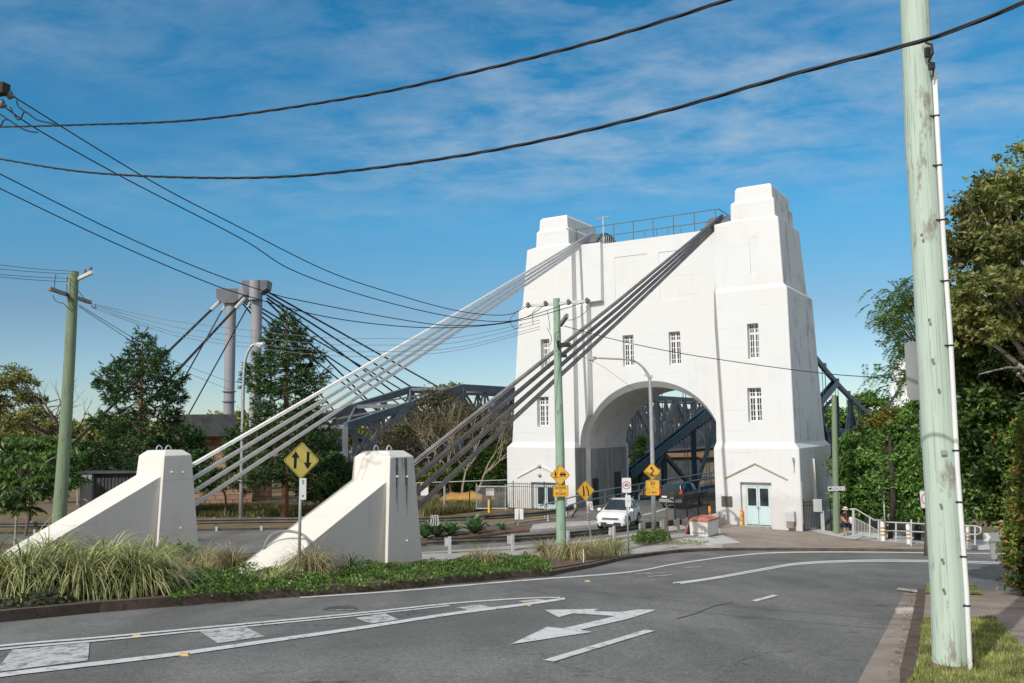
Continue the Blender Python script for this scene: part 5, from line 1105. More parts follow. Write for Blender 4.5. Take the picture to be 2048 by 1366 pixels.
# ------------------------------------------------------------------ vehicles
def car(st, belt, name, loc, heading, label, paint, glass_side, wind, rear, wheels, wr, extras):
    """st: stations (x, half width, z bottom, z top, half width at top); local x forward, y left"""
    e = empty(name, loc, label, 'car', None, heading)
    X = e.matrix_world
    M_ = Matrix.Translation(loc) @ Matrix.Rotation(heading, 4, 'Z')
    def w_(x, y, z): return M_ @ V(x, y, z)
    def sec(s):
        x, hw, zb, zt, ht = s; bz = min(belt(x), zt-.07); mid = zb+(bz-zb)*.55
        L_ = [(0, zb), (hw*.86, zb), (hw*.97, zb+.1), (hw, mid), (hw*.975, bz), (ht+.0, zt-.07), (ht*.8, zt-.012), (0, zt)]
        return L_
    secs = [sec(s) for s in st]
    rings = [[w_(s[0], y, z) for y, z in L_]+[w_(s[0], -y, z) for y, z in L_[-2:0:-1]] for s, L_ in zip(st, secs)]
    body = MB().loft(rings).build('body', paint, e, 'auto', .012)
    def ip(x, k):
        for a_, b_, A_, B_ in zip(st, st[1:], secs, secs[1:]):
            if b_[0] <= x <= a_[0]:
                t_ = (x-a_[0])/(b_[0]-a_[0]); return (A_[k][0]+(B_[k][0]-A_[k][0])*t_, A_[k][1]+(B_[k][1]-A_[k][1])*t_)
    for sd in (1, -1):
        for xa, xb, ta, tb in glass_side:
            m = MB(); q = []
            for x, t_ in ((xa, .1), (xb, .1), (xb, tb), (xa, ta)):
                y0, z0 = ip(x, 4); y1, z1 = ip(x, 5); q.append((x, (y0+(y1-y0)*t_)*sd, z0+(z1-z0)*t_))
            m.hexa([w_(x, y+.012*sd, z+.004) for x, y, z in q]+[w_(x, y-.02*sd, z) for x, y, z in q]); m.build('side_window', MT['cglass'], e)
    for nm, (xa, xb) in (('windscreen', wind), ('rear_window', rear)):
        q = []
        for x, kk, f_ in ((xa, 5, .93), (xb, 5, .9)):
            y, z = ip(x, kk); _, zc = ip(x, 7); q += [(x, y*f_, z+.055), (x, y*f_*.4, zc+.01), (x, -y*f_*.4, zc+.01), (x, -y*f_, z+.055)]
        q = q[:4]+q[4:]; off = V(.02 if nm == 'windscreen' else -.02, 0, .02)
        vs = [M_ @ (V(*p)+off) for p in q]; m = MB(); m.add(vs, [(0, 1, 5, 4), (1, 2, 6, 5), (2, 3, 7, 6)])
        m.build(nm, MT['cglass'], e)
    for x in wheels:
        for sd in (1, -1):
            y = ip(x, 3)[0]
            m = MB(); c = w_(x, (y-.1)*sd, wr); ax = (M_.to_3x3() @ V(0, sd, 0)); fx = M_.to_3x3() @ V(1, 0, 0)
            def disc(r0, r1, h0, h1, n=20, part=2*PI, a0=0):
                mm = MB(); mm.loft([[c+ax*h0+(fx*math.cos(a0+part*k/n)+V(0, 0, math.sin(a0+part*k/n)))*r0 for k in range(n)], [c+ax*h1+(fx*math.cos(a0+part*k/n)+V(0, 0, math.sin(a0+part*k/n)))*r1 for k in range(n)]]); return mm
            wh = disc(wr, wr*.96, -.1, .115).build('wheel', MT['rubber'], e, 'auto'); disc(wr*.66, wr*.6, .1, .125).build('rim', MT['carsilver'], wh)
            ar = MB(); n = 12; r0, r1 = wr*1.02, wr*1.22; O_ = [c+ax*.105+(fx*math.cos(PI*k/n)+V(0, 0, math.sin(PI*k/n)))*r1 for k in range(n+1)]; I_ = [c+ax*.105+(fx*math.cos(PI*k/n)+V(0, 0, math.sin(PI*k/n)))*r0 for k in range(n+1)]
            ar.prism(O_+I_[::-1], ax*.02); ar.build('wheel_arch', MT['trim'], e)
    extras(e, w_)
    return e
def boxw(w_, x0, x1, y0, y1, z0, z1): return MB().hexa([w_(x0, y0, z0), w_(x1, y0, z0), w_(x1, y1, z0), w_(x0, y1, z0), w_(x0, y0, z1), w_(x1, y0, z1), w_(x1, y1, z1), w_(x0, y1, z1)])
def white_x(e, w_):
    boxw(w_, 2.05, 2.108, -.46, .46, .60, .72).build('grille', MT['trim'], e)
    for z in (.63, .68): boxw(w_, 2.07, 2.122, -.47, .47, z-.012, z+.012).build('grille_bar', MT['carsilver'], e)
    for s in (1, -1):
        MB().hexa([w_(2.115, .48*s, .60), w_(2.02, .80*s, .62), w_(1.86, .80*s, .62), w_(1.98, .48*s, .60), w_(2.09, .48*s, .73), w_(1.97, .83*s, .80), w_(1.84, .84*s, .80), w_(1.96, .5*s, .73)]).build('headlight', MT['lamp'], e)
        MB().hexa([w_(.78, .88*s, 1.0), w_(.95, .88*s, 1.0), w_(.95, 1.05*s, 1.0), w_(.78, 1.05*s, 1.0), w_(.8, .88*s, 1.14), w_(.92, .88*s, 1.14), w_(.92, 1.05*s, 1.12), w_(.8, 1.05*s, 1.14)]).build('mirror', MT['carwhite'], e)
        MB().hexa([w_(2.10, .64*s, .40), w_(2.03, .82*s, .40), w_(1.85, .8*s, .40), w_(1.98, .62*s, .40), w_(2.10, .64*s, .49), w_(2.03, .82*s, .49), w_(1.85, .8*s, .5), w_(1.98, .62*s, .5)]).build('fog_lamp', MT['lamp'], e)
    m = MB(); m.hexa([w_(2.0, -.62, .24), w_(2.12, -.5, .24), w_(2.12, .5, .24), w_(2.0, .62, .24), w_(2.0, -.72, .42), w_(2.115, -.56, .46), w_(2.115, .56, .46), w_(2.0, .72, .42)]); m.build('bumper_trim', MT['trim'], e)
    boxw(w_, 2.10, 2.135, -.2, .2, .38, .5).build('number_plate', MT['swhite'], e)
    for s in (1, -1): MB().tube([w_(.0, .58*s, 1.6), w_(-1.3, .57*s, 1.62)], .018, 6).build('roof_rail', MT['carsilver'], e)
    boxw(w_, 1.05, .98, -.5, .5, 1.045, 1.06).build('wiper_cowl', MT['trim'], e)
    for s in (1, -1): MB().bar(w_(.1, .893*s, .42), w_(.1, .893*s, .96), .012, .012).build('door_gap', MT['trim'], e); MB().bar(w_(-.75, .892*s, .42), w_(-.75, .892*s, .96), .012, .012).build('door_gap', MT['trim'], e); boxw(w_, .0, -.16, .89*s, .91*s, .84, .87).build('door_handle', MT['carwhite'], e)
    for s in (1, -1): boxw(w_, 1.0, -1.1, .862*s, .895*s, .27, .36).build('sill_trim', MT['trim'], e)
wst = [(2.09, .62, .34, .74, .5), (2.02, .77, .24, .86, .62), (1.8, .85, .22, .95, .70), (1.3, .885, .22, 1.02, .74), (.98, .888, .22, 1.06, .72), (.55, .888, .22, 1.33, .64), (.12, .888, .22, 1.55, .58), (-.6, .888, .22, 1.61, .59), (-1.35, .885, .22, 1.57, .57), (-1.62, .88, .24, 1.44, .56), (-1.93, .86, .28, 1.05, .66), (-2.06, .78, .36, .95, .6)]
c = gnd(1239, 1053); hd = math.atan2(-math.cos(math.radians(21)), -math.sin(math.radians(21)))
car(wst, lambda x: .98 if x < .95 else .84+.1*(2.09-x)/1.14, 'parked_suv' if False else 'white_suv', c, hd, 'white compact SUV driving off the bridge toward the guardrail', MT['carwhite'], [(.62, .02, .55, .9), (-.04, -.78, .9, .9), (-.86, -1.45, .9, .72)], (.98, .12), (-1.62, -1.93), (1.28, -1.22), .345, white_x)
def dark_x(e, w_):
    c0 = V(0, 0, 0)
    n = 22; m = MB(); R = []
    for r, x in ((.33, -2.36), (.37, -2.40), (.37, -2.52), (.33, -2.58), (.12, -2.60)): R.append([w_(x, -.18+r*math.cos(2*PI*k/n), 1.0+r*math.sin(2*PI*k/n)) for k in range(n)])
    m.loft(R); m.build('spare_wheel', MT['trim'], e, 'auto')
    boxw(w_, -2.61, -2.595, -.3, -.06, .78, .86).build('wheel_badge', MT['carsilver'], e)
    for s in (1, -1):
        boxw(w_, -2.42, -2.3, .74*s, .9*s, 1.08, 1.38).build('tail_lamp', MT['tail'], e)
        boxw(w_, 1.0, .8, .93*s, 1.12*s, 1.15, 1.36).build('mirror', MT['trim'], e)
    boxw(w_, -2.46, -2.36, -.86, .86, .5, .74).build('rear_bumper', MT['carsilver'], e)
    boxw(w_, -2.43, -2.4, .28, .68, .82, .94).build('number_plate', MT['swhite'], e)
    for s in (1, -1): MB().tube([w_(.2, .66*s, 1.88), w_(-2.0, .66*s, 1.88)], .02, 6).build('roof_rail', MT['trim'], e)
dst = [(2.3, .7, .4, .85, .6), (2.2, .85, .3, .98, .7), (1.9, .91, .3, 1.06, .76), (1.05, .935, .3, 1.14, .76), (.45, .935, .3, 1.76, .68), (-.4, .935, .3, 1.85, .69), (-1.7, .935, .3, 1.83, .68), (-2.15, .93, .32, 1.76, .67), (-2.36, .91, .36, 1.2, .8), (-2.4, .86, .42, 1.05, .78)]
c = T(10.1, 6.4, 0); c.z = gz(c.x, c.y)+.01; hd = math.atan2(AX.y, AX.x)
car(dst, lambda x: 1.13, 'dark_suv', c, hd, 'dark four wheel drive with rear spare wheel entering the arch', MT['cardark'], [(.7, -.2, .5, .92), (-.28, -1.1, .92, .92), (-1.2, -1.95, .92, .9)], (1.05, .45), (-2.15, -2.36), (1.45, -1.35), .39, dark_x)
# ------------------------------------------------------------------ the walking person
pb = gnd(1693, 1075); k = 1.72/1.72
pe = empty('person', pb, 'person in white sun hat, black top and navy shorts walking by the railing', 'person')
def skin(name, joints, edges, mat, par, sub=2, root=0):
    me = bpy.data.meshes.new(name); me.from_pydata([pb+V(*j[:3]) for j in joints], edges, []); o = bpy.data.objects.new(name, me); COL.objects.link(o)
    s = o.modifiers.new('skin', 'SKIN'); 
    for v, j in zip(me.skin_vertices[0].data, joints): v.radius = (j[3], j[4] if len(j) > 4 else j[3])
    me.skin_vertices[0].data[root].use_root = True
    u = o.modifiers.new('sub', 'SUBSURF'); u.levels = sub; u.render_levels = sub
    bpy.context.view_layer.update(); m2 = bpy.data.meshes.new_from_object(o.evaluated_get(bpy.context.evaluated_depsgraph_get())); bpy.data.objects.remove(o)
    return link(name, m2, mat, par, True)
SK = pm('warm skin', (.42, .24, .16), (.5, .3, .21), 3, .6)
J = [(0, 0, .93, .135, .11), (0, 0, 1.15, .125, .1), (0, -.01, 1.36, .15, .1), (0, -.02, 1.47, .06), (0, -.04, 1.55, .06), (0, -.05, 1.63, .088, .1), (0, -.05, 1.70, .07, .08),
  (-.1, -.02, .86, .09), (-.12, -.12, .5, .062), (-.13, -.05, .28, .055), (-.14, .02, .09, .038), (-.14, -.12, .04, .038, .03),
  (.1, .02, .86, .09), (.12, .06, .5, .062), (.13, .12, .28, .055), (.14, .22, .11, .038), (.15, .1, .04, .038, .03),
  (-.17, -.01, 1.38, .058), (-.24, -.06, 1.14, .043), (-.23, -.26, 1.02, .034), (-.22, -.33, 1.0, .03),
  (.17, -.01, 1.38, .058), (.22, .03, 1.12, .043), (.14, -.16, .98, .034), (.10, -.22, .97, .03)]
E_ = [(0, 1), (1, 2), (2, 3), (3, 4), (4, 5), (5, 6), (0, 7), (7, 8), (8, 9), (9, 10), (10, 11), (0, 12), (12, 13), (13, 14), (14, 15), (15, 16), (2, 17), (17, 18), (18, 19), (19, 20), (2, 21), (21, 22), (22, 23), (23, 24)]
for hx, hy, hz, sd in ((-.22, -.33, 1.0, -1), (.10, -.22, .97, 1)):
    b0 = 20 if sd < 0 else 24
    for q in range(5):
        off = (q-2)*.018; n0 = len(J); ln = (.05, .075, .08, .075, .06)[q] if q else .04
        J += [(hx+off, hy-.04, hz-.01, .011), (hx+off*1.1, hy-.04-ln*.6, hz-.03, .009), (hx+off*1.1, hy-.04-ln*.8, hz-.06, .008)]; E_ += [(b0, n0), (n0, n0+1), (n0+1, n0+2)]
body = skin('body', J, E_, SK, pe, 1)
TOP = pm('black top fabric', (.012, .012, .014), (.03, .03, .034), 8, .9); NAVY = pm('navy shorts fabric', (.012, .018, .06), (.02, .03, .09), 8, .9)
skin('shirt', [(0, 0, .96, .165, .13), (0, 0, 1.15, .15, .12), (0, -.01, 1.36, .175, .125), (0, -.015, 1.44, .085), (-.17, -.01, 1.38, .078), (-.225, -.05, 1.2, .066), (.17, -.01, 1.38, .078), (.215, .02, 1.2, .066)], [(0, 1), (1, 2), (2, 3), (2, 4), (4, 5), (2, 6), (6, 7)], TOP, pe)
skin('shorts', [(0, 0, .95, .165, .13), (-.1, -.02, .84, .115), (-.125, -.11, .56, .1), (.1, .02, .84, .115), (.125, .05, .56, .1)], [(0, 1), (1, 2), (0, 3), (3, 4)], NAVY, pe)
MB().lathe(pb+V(0, -.05, 1.66), [(.1, -.02), (.21, -.03), (.22, -.015), (.13, .02), (.115, .09), (.08, .125), (.01, .13)], 18).build('sun_hat', pm('pale straw hat', (.62, .58, .52), (.72, .68, .62), 12, .9), pe, True)
MB().lathe(pb+V(0, -.05, 1.66), [(.132, .022), (.126, .05)], 18).build('hat_band', TOP, pe)
HR = pm('brown hair', (.09, .045, .025), (.16, .08, .045), 12, .7)
MB().loft([[pb+V(x*w_, y-.11, z) for x, y in ((-.05, 0), (.05, 0), (.04, -.04), (-.04, -.04))] for w_, y, z in ((1.2, 0.02, 1.62), (1, -.03, 1.4), (.8, -.06, 1.15), (.6, -.08, .95))] if False else [[pb+V(x*w_, y0+y, z) for x, y in ((-.045, .02), (.045, .02), (.04, -.03), (-.04, -.03))] for w_, y0, z in ((1.1, -.13, 1.6), (1, -.145, 1.38), (.85, -.15, 1.15), (.55, -.15, .95))]).build('hair', HR, pe, bevel=.015)
fc_ = MB()
for x in (-.033, .033): fc_.lathe(pb+V(x, -.145, 1.625), [(.004, 0), (.012, .006), (.012, .014), (.004, .02)], 8)
fc_.build('eyes', TOP, pe); MB().hexa([pb+V(-.015, -.145, 1.585), pb+V(.015, -.145, 1.585), pb+V(.006, -.135, 1.62), pb+V(-.006, -.135, 1.62), pb+V(-.012, -.172, 1.588), pb+V(.012, -.172, 1.588), pb+V(.005, -.15, 1.622), pb+V(-.005, -.15, 1.622)]).build('nose', SK, pe)
MB().box(pb+V(0, -.142, 1.565), .05, .02, .012).build('mouth', pm('lips', (.35, .13, .11)), pe)
for s, x, y in ((1, -.14, -.07), (1, .15, .15)): MB().loft([[pb+V(x+u, y+v, z) for u, v in ((-.045, .1), (.045, .1), (.05, -.13), (-.05, -.13))] for z in (.0, .06)]+[[pb+V(x+u, y+v, .12) for u, v in ((-.04, .08), (.04, .08), (.035, .0), (-.035, .0))]]).build('shoe', pm('brown shoe leather', (.06, .035, .02), (.1, .06, .04), 8, .7), pe, bevel=.01)
bg_ = MB(); R = []
for z, w_ in ((.78, .05), (.84, .15), (1.0, .17), (1.12, .13), (1.2, .05)): R.append([pb+V(.3+w_*.75*math.cos(2*PI*k/10), -.02+w_*.5*math.sin(2*PI*k/10), z) for k in range(10)])
tag(bg_.loft(R).build('shoulder_bag', MT['swhite'], None, True), 'soft white bag carried at the walking person\'s side', 'bag')
# ------------------------------------------------------------------ foliage
def runit(n):
    v = RNG.normal(size=(n, 3)); return v/np.linalg.norm(v, axis=1)[:, None]
def leafquads(c, size, asp=.45, up=.3, dirs=None, var=.35):
    n = len(c); d = runit(n) if dirs is None else dirs+runit(n)*.35; d = d/np.linalg.norm(d, axis=1)[:, None]
    nn = runit(n); nn[:, 2] += up; s = np.cross(d, nn); s /= np.linalg.norm(s, axis=1)[:, None]+1e-9
    L_ = (size*(1+RNG.uniform(-var, var, n)))[:, None]; W_ = L_*asp; f3 = np.cross(s, d)
    v = np.stack([c-d*L_*.5, c+s*W_*.5-d*L_*.05+f3*L_*.06, c+d*L_*.5, c-s*W_*.5-d*L_*.05+f3*L_*.06], 1).reshape(-1, 3)
    f = np.arange(4*n).reshape(-1, 4); return v, f
def clumps(ells, per_m2, k, size, cr, shell=.5, flat=.6, gap=None):
    """leaf clump centres through ellipsoids, thicker towards the skin; k leaves around each"""
    C = []
    for (c, r) in ells:
        A_ = 4*PI*((r[0]*r[1])**1.6/3+(r[0]*r[2])**1.6/3+(r[1]*r[2])**1.6/3)**(1/1.6); n = max(4, int(A_*per_m2))
        u = runit(n); rad = shell+(1-shell)*RNG.uniform(0, 1, n)**.55; rad *= 1+.14*np.sin(u[:, 0]*7+c[0])*np.sin(u[:, 1]*6+c[1])*np.sin(u[:, 2]*8+c[2])*2
        C.append(np.array(c)+u*rad[:, None]*np.array(r))
    C = np.concatenate(C)
    if gap:
        q = C*gap; mk = np.sin(q[:, 0]+1.3*np.sin(q[:, 1]))*np.sin(q[:, 1]*1.1+2)*np.sin(q[:, 2]*1.3+.7*np.sin(q[:, 0]))+RNG.normal(0, .12, len(C)); C = C[mk > -.16]
    n = len(C); cs = cr*RNG.uniform(.5, 1.3, n)
    P = np.repeat(C, k, 0)+RNG.normal(size=(n*k, 3))*np.repeat(cs, k)[:, None]*np.array([.6, .6, .6*flat]); return C, P
def pe_(x, y, Y, rx, ry, rd=None):
    c = atY(x, y, Y); s = Y/1720; return (tuple(c), (rx*s, (rd if rd else (rx+ry)/2*s), ry*s))
def limbs(mb, base, tips, r0, fork=.45, n=6):
    base = Vector(base); mid = None; top = sum((Vector(t) for t in tips), V(0, 0, 0))/len(tips); f = base.lerp(top, fork); f.x = base.x+(top.x-base.x)*fork*.5; f.y = base.y+(top.y-base.y)*fork*.5
    mb.tube(smooth_line([base-V(0, 0, .3), base.lerp(f, .5)+V(.08, 0, 0), f], 4), [r0*(1-.35*k/8) for k in range(9)], 10)
    for t in tips:
        t = Vector(t); m_ = f.lerp(t, .5)+V(random.uniform(-.3, .3), random.uniform(-.3, .3), .25)*((t-f).length*.12)
        mb.tube(smooth_line([f-V(0, 0, .1), m_, t], 4), [r0*.55*(1-.85*k/8) for k in range(9)], n)
        for q in range(3):
            s = f.lerp(t, random.uniform(.4, .8)); d = V(random.uniform(-1, 1), random.uniform(-1, 1), random.uniform(-.1, .8))*((t-f).length*.3)
            mb.tube([s, s+d*.5+V(0, 0, .1), s+d], [r0*.2, r0*.13, r0*.04], 5)
def tree(name, label, base, ells, mat, bark, per_m2=5, k=26, size=.2, cr=.35, r0=.2, group=None, cat='tree', asp=.45, up=.35, shell=.5, fork=.45, gap=None):
    e = empty(name, base, label, cat, group); C, P = clumps(ells, per_m2, k, size, cr, shell, gap=gap)
    v, f = leafquads(P, size, asp, up); npmesh(v, f, 'crown', MT[mat], e)
    m = MB(); limbs(m, base, [c for c, r in ells][:14], r0, fork); m.build('trunk', MT[bark], e, True); return e
TR = 'broadleaf trees'
Y = 23
E1 = [pe_(*a) for a in ((2042, 300, 18.5, 23, 18, 1.0), (2000, 368, 17.6, 42, 32, 1.2), (1958, 412, 17.6, 36, 36, 1.2), (2042, 420, 18, 50, 45, 1.6), (1928, 480, 17.6, 34, 32, 1.2), (1990, 490, 17.4, 60, 45, 1.7), (2052, 530, 18, 60, 55, 1.7), (1914, 560, 18, 30, 36, 1.2), (1960, 585, 17.4, 60, 45, 1.7), (1985, 430, 18.4, 50, 50, 1.2), (2030, 500, 19, 70, 60, 1.4), (1990, 640, 18.6, 70, 55, 1.5), (1900, 620, 18, 26, 42, 1.1), (2030, 620, 17.4, 65, 55, 1.7), (1925, 665, 18, 45, 45, 1.5), (2120, 560, 18, 90, 110, 2.2))]
tree('gum_tree', 'tall olive brown gum tree rising behind the near pole at right', G(12.4, 17.2), E1, 'lf_olive', 'barkpale', 13, 34, .125, .15, .2, TR, shell=.3, fork=.35, gap=3.6)
E2 = [pe_(*a) for a in ((1905, 705, 19.8, 28, 48, 1.2), (1903, 790, 20, 26, 48, 1.2), (1945, 725, 19.5, 60, 52, 1.6), (2020, 720, 19, 60, 55, 1.6), (1960, 805, 19.5, 60, 58, 1.6), (2030, 820, 19, 55, 60, 1.6), (1925, 860, 20.5, 45, 48, 1.4), (1975, 905, 20, 60, 55, 1.6), (2035, 920, 19, 50, 55, 1.6), (1932, 950, 21, 45, 48, 1.4), (1985, 995, 20.5, 55, 46, 1.5), (2070, 850, 18.5, 60, 90, 1.6), (2045, 1015, 20, 50, 50, 1.4), (2130, 760, 19, 80, 110, 2), (1985, 850, 22, 80, 100, 1.4))]
tree('evergreen_tree', 'dense dark green tree below the gum tree at the right edge', G(12.6, 18.6), E2, 'lf_dark', 'darkbark', 18, 38, .14, .2, .18, TR, gap=3)
E3 = [pe_(*a) for a in ((1712, 900, 57, 30, 32), (1690, 950, 57, 22, 42), (1740, 935, 56, 42, 42), (1705, 1000, 56, 35, 35), (1755, 985, 55, 45, 40), (1790, 1010, 55, 45, 32), (1725, 870, 59, 22, 16))]
tree('evergreen_tree', 'glossy green tree filling the gap beside the tower behind the person', G(24, 57), E3, 'lf_mid', 'darkbark', 6, 34, .28, .4, .22, TR, gap=1.6)
E4 = [pe_(*a) for a in ((1800, 900, 50, 42, 40), (1840, 860, 49, 40, 40), (1830, 930, 48, 45, 45), (1870, 920, 47, 45, 50), (1805, 960, 48, 40, 40), (1860, 990, 47, 50, 45), (1900, 1010, 46, 40, 40), (1840, 1020, 47, 40, 25), (1845, 815, 49, 32, 25))]
tree('evergreen_tree', 'bushy green tree behind the pipe railing left of the near pole', G(22.5, 49), E4, 'lf_mid', 'darkbark', 7, 34, .24, .36, .2, TR, gap=1.8)
E5 = [pe_(*a) for a in ((1765, 850, 62, 34, 22), (1745, 880, 62, 26, 22), (1790, 830, 62, 24, 18), (1760, 905, 62, 30, 20))]
tree('acacia_tree', 'yellowish feathery tree between the bridge trusses and the green trees', G(27, 62), E5, 'lf_yel', 'bark', 7, 26, .3, .4, .14, TR)
m = MB(); m.tube([gnd(1792, 1082)+V(0, .8, -.2), atY(1787, 1000, 47), atY(1782, 920, 48), atY(1778, 850, 49)], [.15, .14, .12, .08], 8)
EP = [pe_(1776, 880, 49, 20, 18), pe_(1788, 860, 49, 18, 14)]; e = empty('slender_tree', gnd(1792, 1082)+V(0, .8, 0), 'slender dark trunked tree standing just behind the pipe railing', 'tree', TR); m.build('trunk', MT['darkbark'], e, True); C, P = clumps(EP, 6, 26, .24, .3); v, f = leafquads(P, .24); npmesh(v, f, 'crown', MT['lf_mid'], e)
# jacaranda sprays reaching out left of the near pole
e = empty('jacaranda_tree', G(17, 36), 'feathery leaved tree spreading sprays left of the near pole', 'tree', TR); m = MB(); fv = []; ff_ = []
tips = [(1772, 612), (1790, 590), (1812, 570), (1775, 640), (1800, 640), (1772, 735), (1795, 690), (1815, 700), (1780, 765), (1810, 610), (1822, 665), (1838, 590), (1835, 640), (1850, 700), (1840, 560), (1802, 665), (1800, 745), (1790, 625), (1826, 625), (1812, 590), (1785, 605)]
fk = atY(1880, 800, 36); m.tube([G(17, 36), V(17.2, 36, 3), fk], [.2, .17, .12], 8); LC = []; LD = []
for x, y in tips:
    t = atY(x, y, 36+random.uniform(-1.2, 1.2)); m.tube(smooth_line([fk, fk.lerp(t, .5)+V(0, 0, .4), t], 4), [.07*(1-.9*q/8) for q in range(9)], 5)
    for q in range(13):
        a0 = Vector(t)+V(random.gauss(0, .38), random.gauss(0, .38), random.gauss(0, .28)); d = V(random.uniform(-1.2, .6), random.uniform(-1, 1), random.uniform(-.55, .15)).normalized(); sd = d.cross(V(0, 0, 1)).normalized()
        for u in range(16):
            for s_ in (-1, 1):
                p = a0+d*(u*.042)-V(0, 0, .0016*u*u); LC.append(p+sd*s_*.075); LD.append(sd*s_+d*.35)
v, f = leafquads(np.array(LC), .17, .26, .8, np.array(LD)); npmesh(v, f, 'crown', MT['lf_jac'], e); m.build('trunk', MT['bark'], e, True)
# hedge
E6 = [pe_(*a) for a in ((2062, 880, 17.6, 42, 60), (2066, 960, 17.6, 50, 55), (2056, 1040, 17.4, 38, 55), (2058, 1100, 17.3, 46, 50), (2058, 1150, 17.2, 46, 34), (2110, 1000, 17.6, 60, 150), (2105, 1120, 17.4, 60, 70))]
e = empty('garden_hedge', G(10.6, 17.4), 'leafy hedge with reddish tips at the right edge of the footpath', 'hedge'); C, P = clumps(E6, 26, 34, .085, .16, .6); v, f = leafquads(P, .095, .5, .3); npmesh(v, f, 'crown', MT['lf_hedge'], e); m = MB()
for q in range(6): b_ = G(10.5+q*.22, 17.3+random.uniform(-.2, .4)); m.tube([b_, b_+V(.05, 0, 1), b_+V(0, .1, 2.4)], [.03, .025, .01], 5)
m.build('stems', MT['bark'], e)
# left and background trees
E7 = [pe_(*a) for a in ((8, 765, 74, 30, 22), (42, 752, 74, 22, 16), (48, 792, 74, 26, 18), (-8, 812, 74, 36, 24), (66, 825, 73, 18, 16), (28, 840, 72, 34, 20), (-40, 800, 74, 50, 50), (84, 800, 75, 11, 10), (24, 738, 74, 12, 8), (70, 765, 74, 10, 8), (92, 845, 73, 12, 10))]
tree('gum_tree', 'spreading gum tree at the far left beyond the left pole', G(-36, 74), E7, 'lf_olive', 'bark', 3.4, 26, .26, .36, .3, TR, shell=.2)
E8 = [pe_(*a) for a in ((20, 915, 50, 60, 26), (90, 895, 52, 34, 22), (60, 930, 50, 60, 30), (120, 925, 52, 30, 25))]
tree('shrub', 'bright green shrub mass under the far left gum tree', G(-28, 50), E8, 'lf_mid', 'bark', 6, 26, .26, .35, .1, 'shrubs', 'shrub')
for i, (el, lb, mt, Yb, xb) in enumerate([
  ([(180, 940, 61, 42, 34), (225, 925, 61, 40, 30), (170, 900, 62, 24, 18)], 'dark shrub between the left pole and the left conifer', 'lf_con', 61, 195),
  ([(330, 935, 62, 45, 34), (380, 925, 62, 42, 32), (392, 890, 63, 18, 34), (360, 965, 61, 40, 24)], 'dark shrub right of the left conifer trunk against the abutment', 'lf_con', 62, 370),
  ([(470, 905, 61, 16, 44), (425, 960, 60, 30, 26)], 'tall dark shrub in front of the stone abutment', 'lf_con', 61, 450),
  ([(655, 930, 62, 30, 48), (690, 960, 62, 36, 38), (630, 975, 61, 40, 30)], 'dark shrub right of the tall conifer beneath the cables', 'lf_con', 62, 660),
  ([(985, 940, 71, 36, 42), (940, 965, 71, 40, 26), (1000, 905, 72, 24, 24), (905, 950, 70, 34, 30)], 'bright green bush against the left foot of the tower', 'lf_bright', 71, 970),
  ([(1274, 930, 76, 12, 45), (1268, 965, 76, 14, 26), (1282, 890, 77, 8, 20)], 'leafy shrub seen through the left side of the arch', 'lf_mid', 76, 1272),
  ([(740, 960, 68, 45, 30), (800, 965, 66, 50, 26), (860, 955, 68, 40, 30)], 'olive scrub under the railway bridge end post', 'lf_olive', 68, 800),
  ([(95, 960, 56, 60, 34), (20, 985, 54, 60, 30)], 'dark undergrowth at far left behind the drooping small tree', 'lf_dark', 55, 60)]):
    E_l = [pe_(*a) for a in el]; b_ = atY(xb, 1000, Yb); tree('shrub', lb, G(b_.x, Yb), E_l, mt, 'bark', 7, 28, .22, .32, .08, 'shrubs', 'shrub')
# dry tree
def branch(mb, p, d, L_, r, lvl, tips, spread=.6, n=3):
    q = p+d*L_; mb.tube([p, p.lerp(q, .5)+V(random.gauss(0, .03), random.gauss(0, .03), 0)*L_, q], [r, r*.85, r*.65], 5 if lvl > 1 else 4)
    if lvl == 0: tips.append(q); return
    for k in range(n):
        nd_ = (d+V(random.gauss(0, spread), random.gauss(0, spread), random.gauss(.12, spread*.5))).normalized(); branch(mb, q, nd_, L_*random.uniform(.62, .86), r*.6, lvl-1, tips, spread, n)
e = empty('dry_tree', G(-4.6, 68), 'half bare brown tree tangled behind the dark backstay cables', 'tree', TR); m = MB(); tips = []
for q in range(4): branch(m, G(-5.5+q*.7, 68), V((-.4, -.15, .15, .5)[q], random.uniform(-.2, .2), 1).normalized(), 2.5, .11, 4, tips, .42)
m.build('trunk', MT['twig'], e); tp_ = np.array([tuple(t) for t in tips]); P = np.repeat(tp_, 13, 0)+RNG.normal(size=(len(tp_)*13, 3))*.38; v, f = leafquads(P, .2, .35); npmesh(v, f, 'crown', MT['lf_dry'], e)
E9 = [pe_(*a) for a in ((790, 880, 72, 36, 34), (870, 800, 73, 40, 26), (850, 860, 72, 50, 50), (930, 850, 72, 50, 40), (980, 870, 72, 34, 40), (900, 920, 71, 60, 30), (820, 930, 71, 40, 28))]
tree('olive_tree', 'sparse olive tree crown between railway bridge and tower', G(-6, 72.5), E9, 'lf_dry', 'bark', 2.4, 24, .24, .5, .16, TR, shell=.25)
e = empty('bare_tree', atY(95, 1000, 78)-V(0, 0, 1.5), 'leafless grey tree beside the left pole', 'tree', TR); m = MB(); tips = []
for q in range(3): branch(m, atY(92+q*3, 900, 78)-V(0, 0, 3), V((-.2, .05, .35)[q], 0, 1).normalized(), 3.3, .13, 4, tips, .36, 2)
m.build('trunk', MT['darkbark'], e)
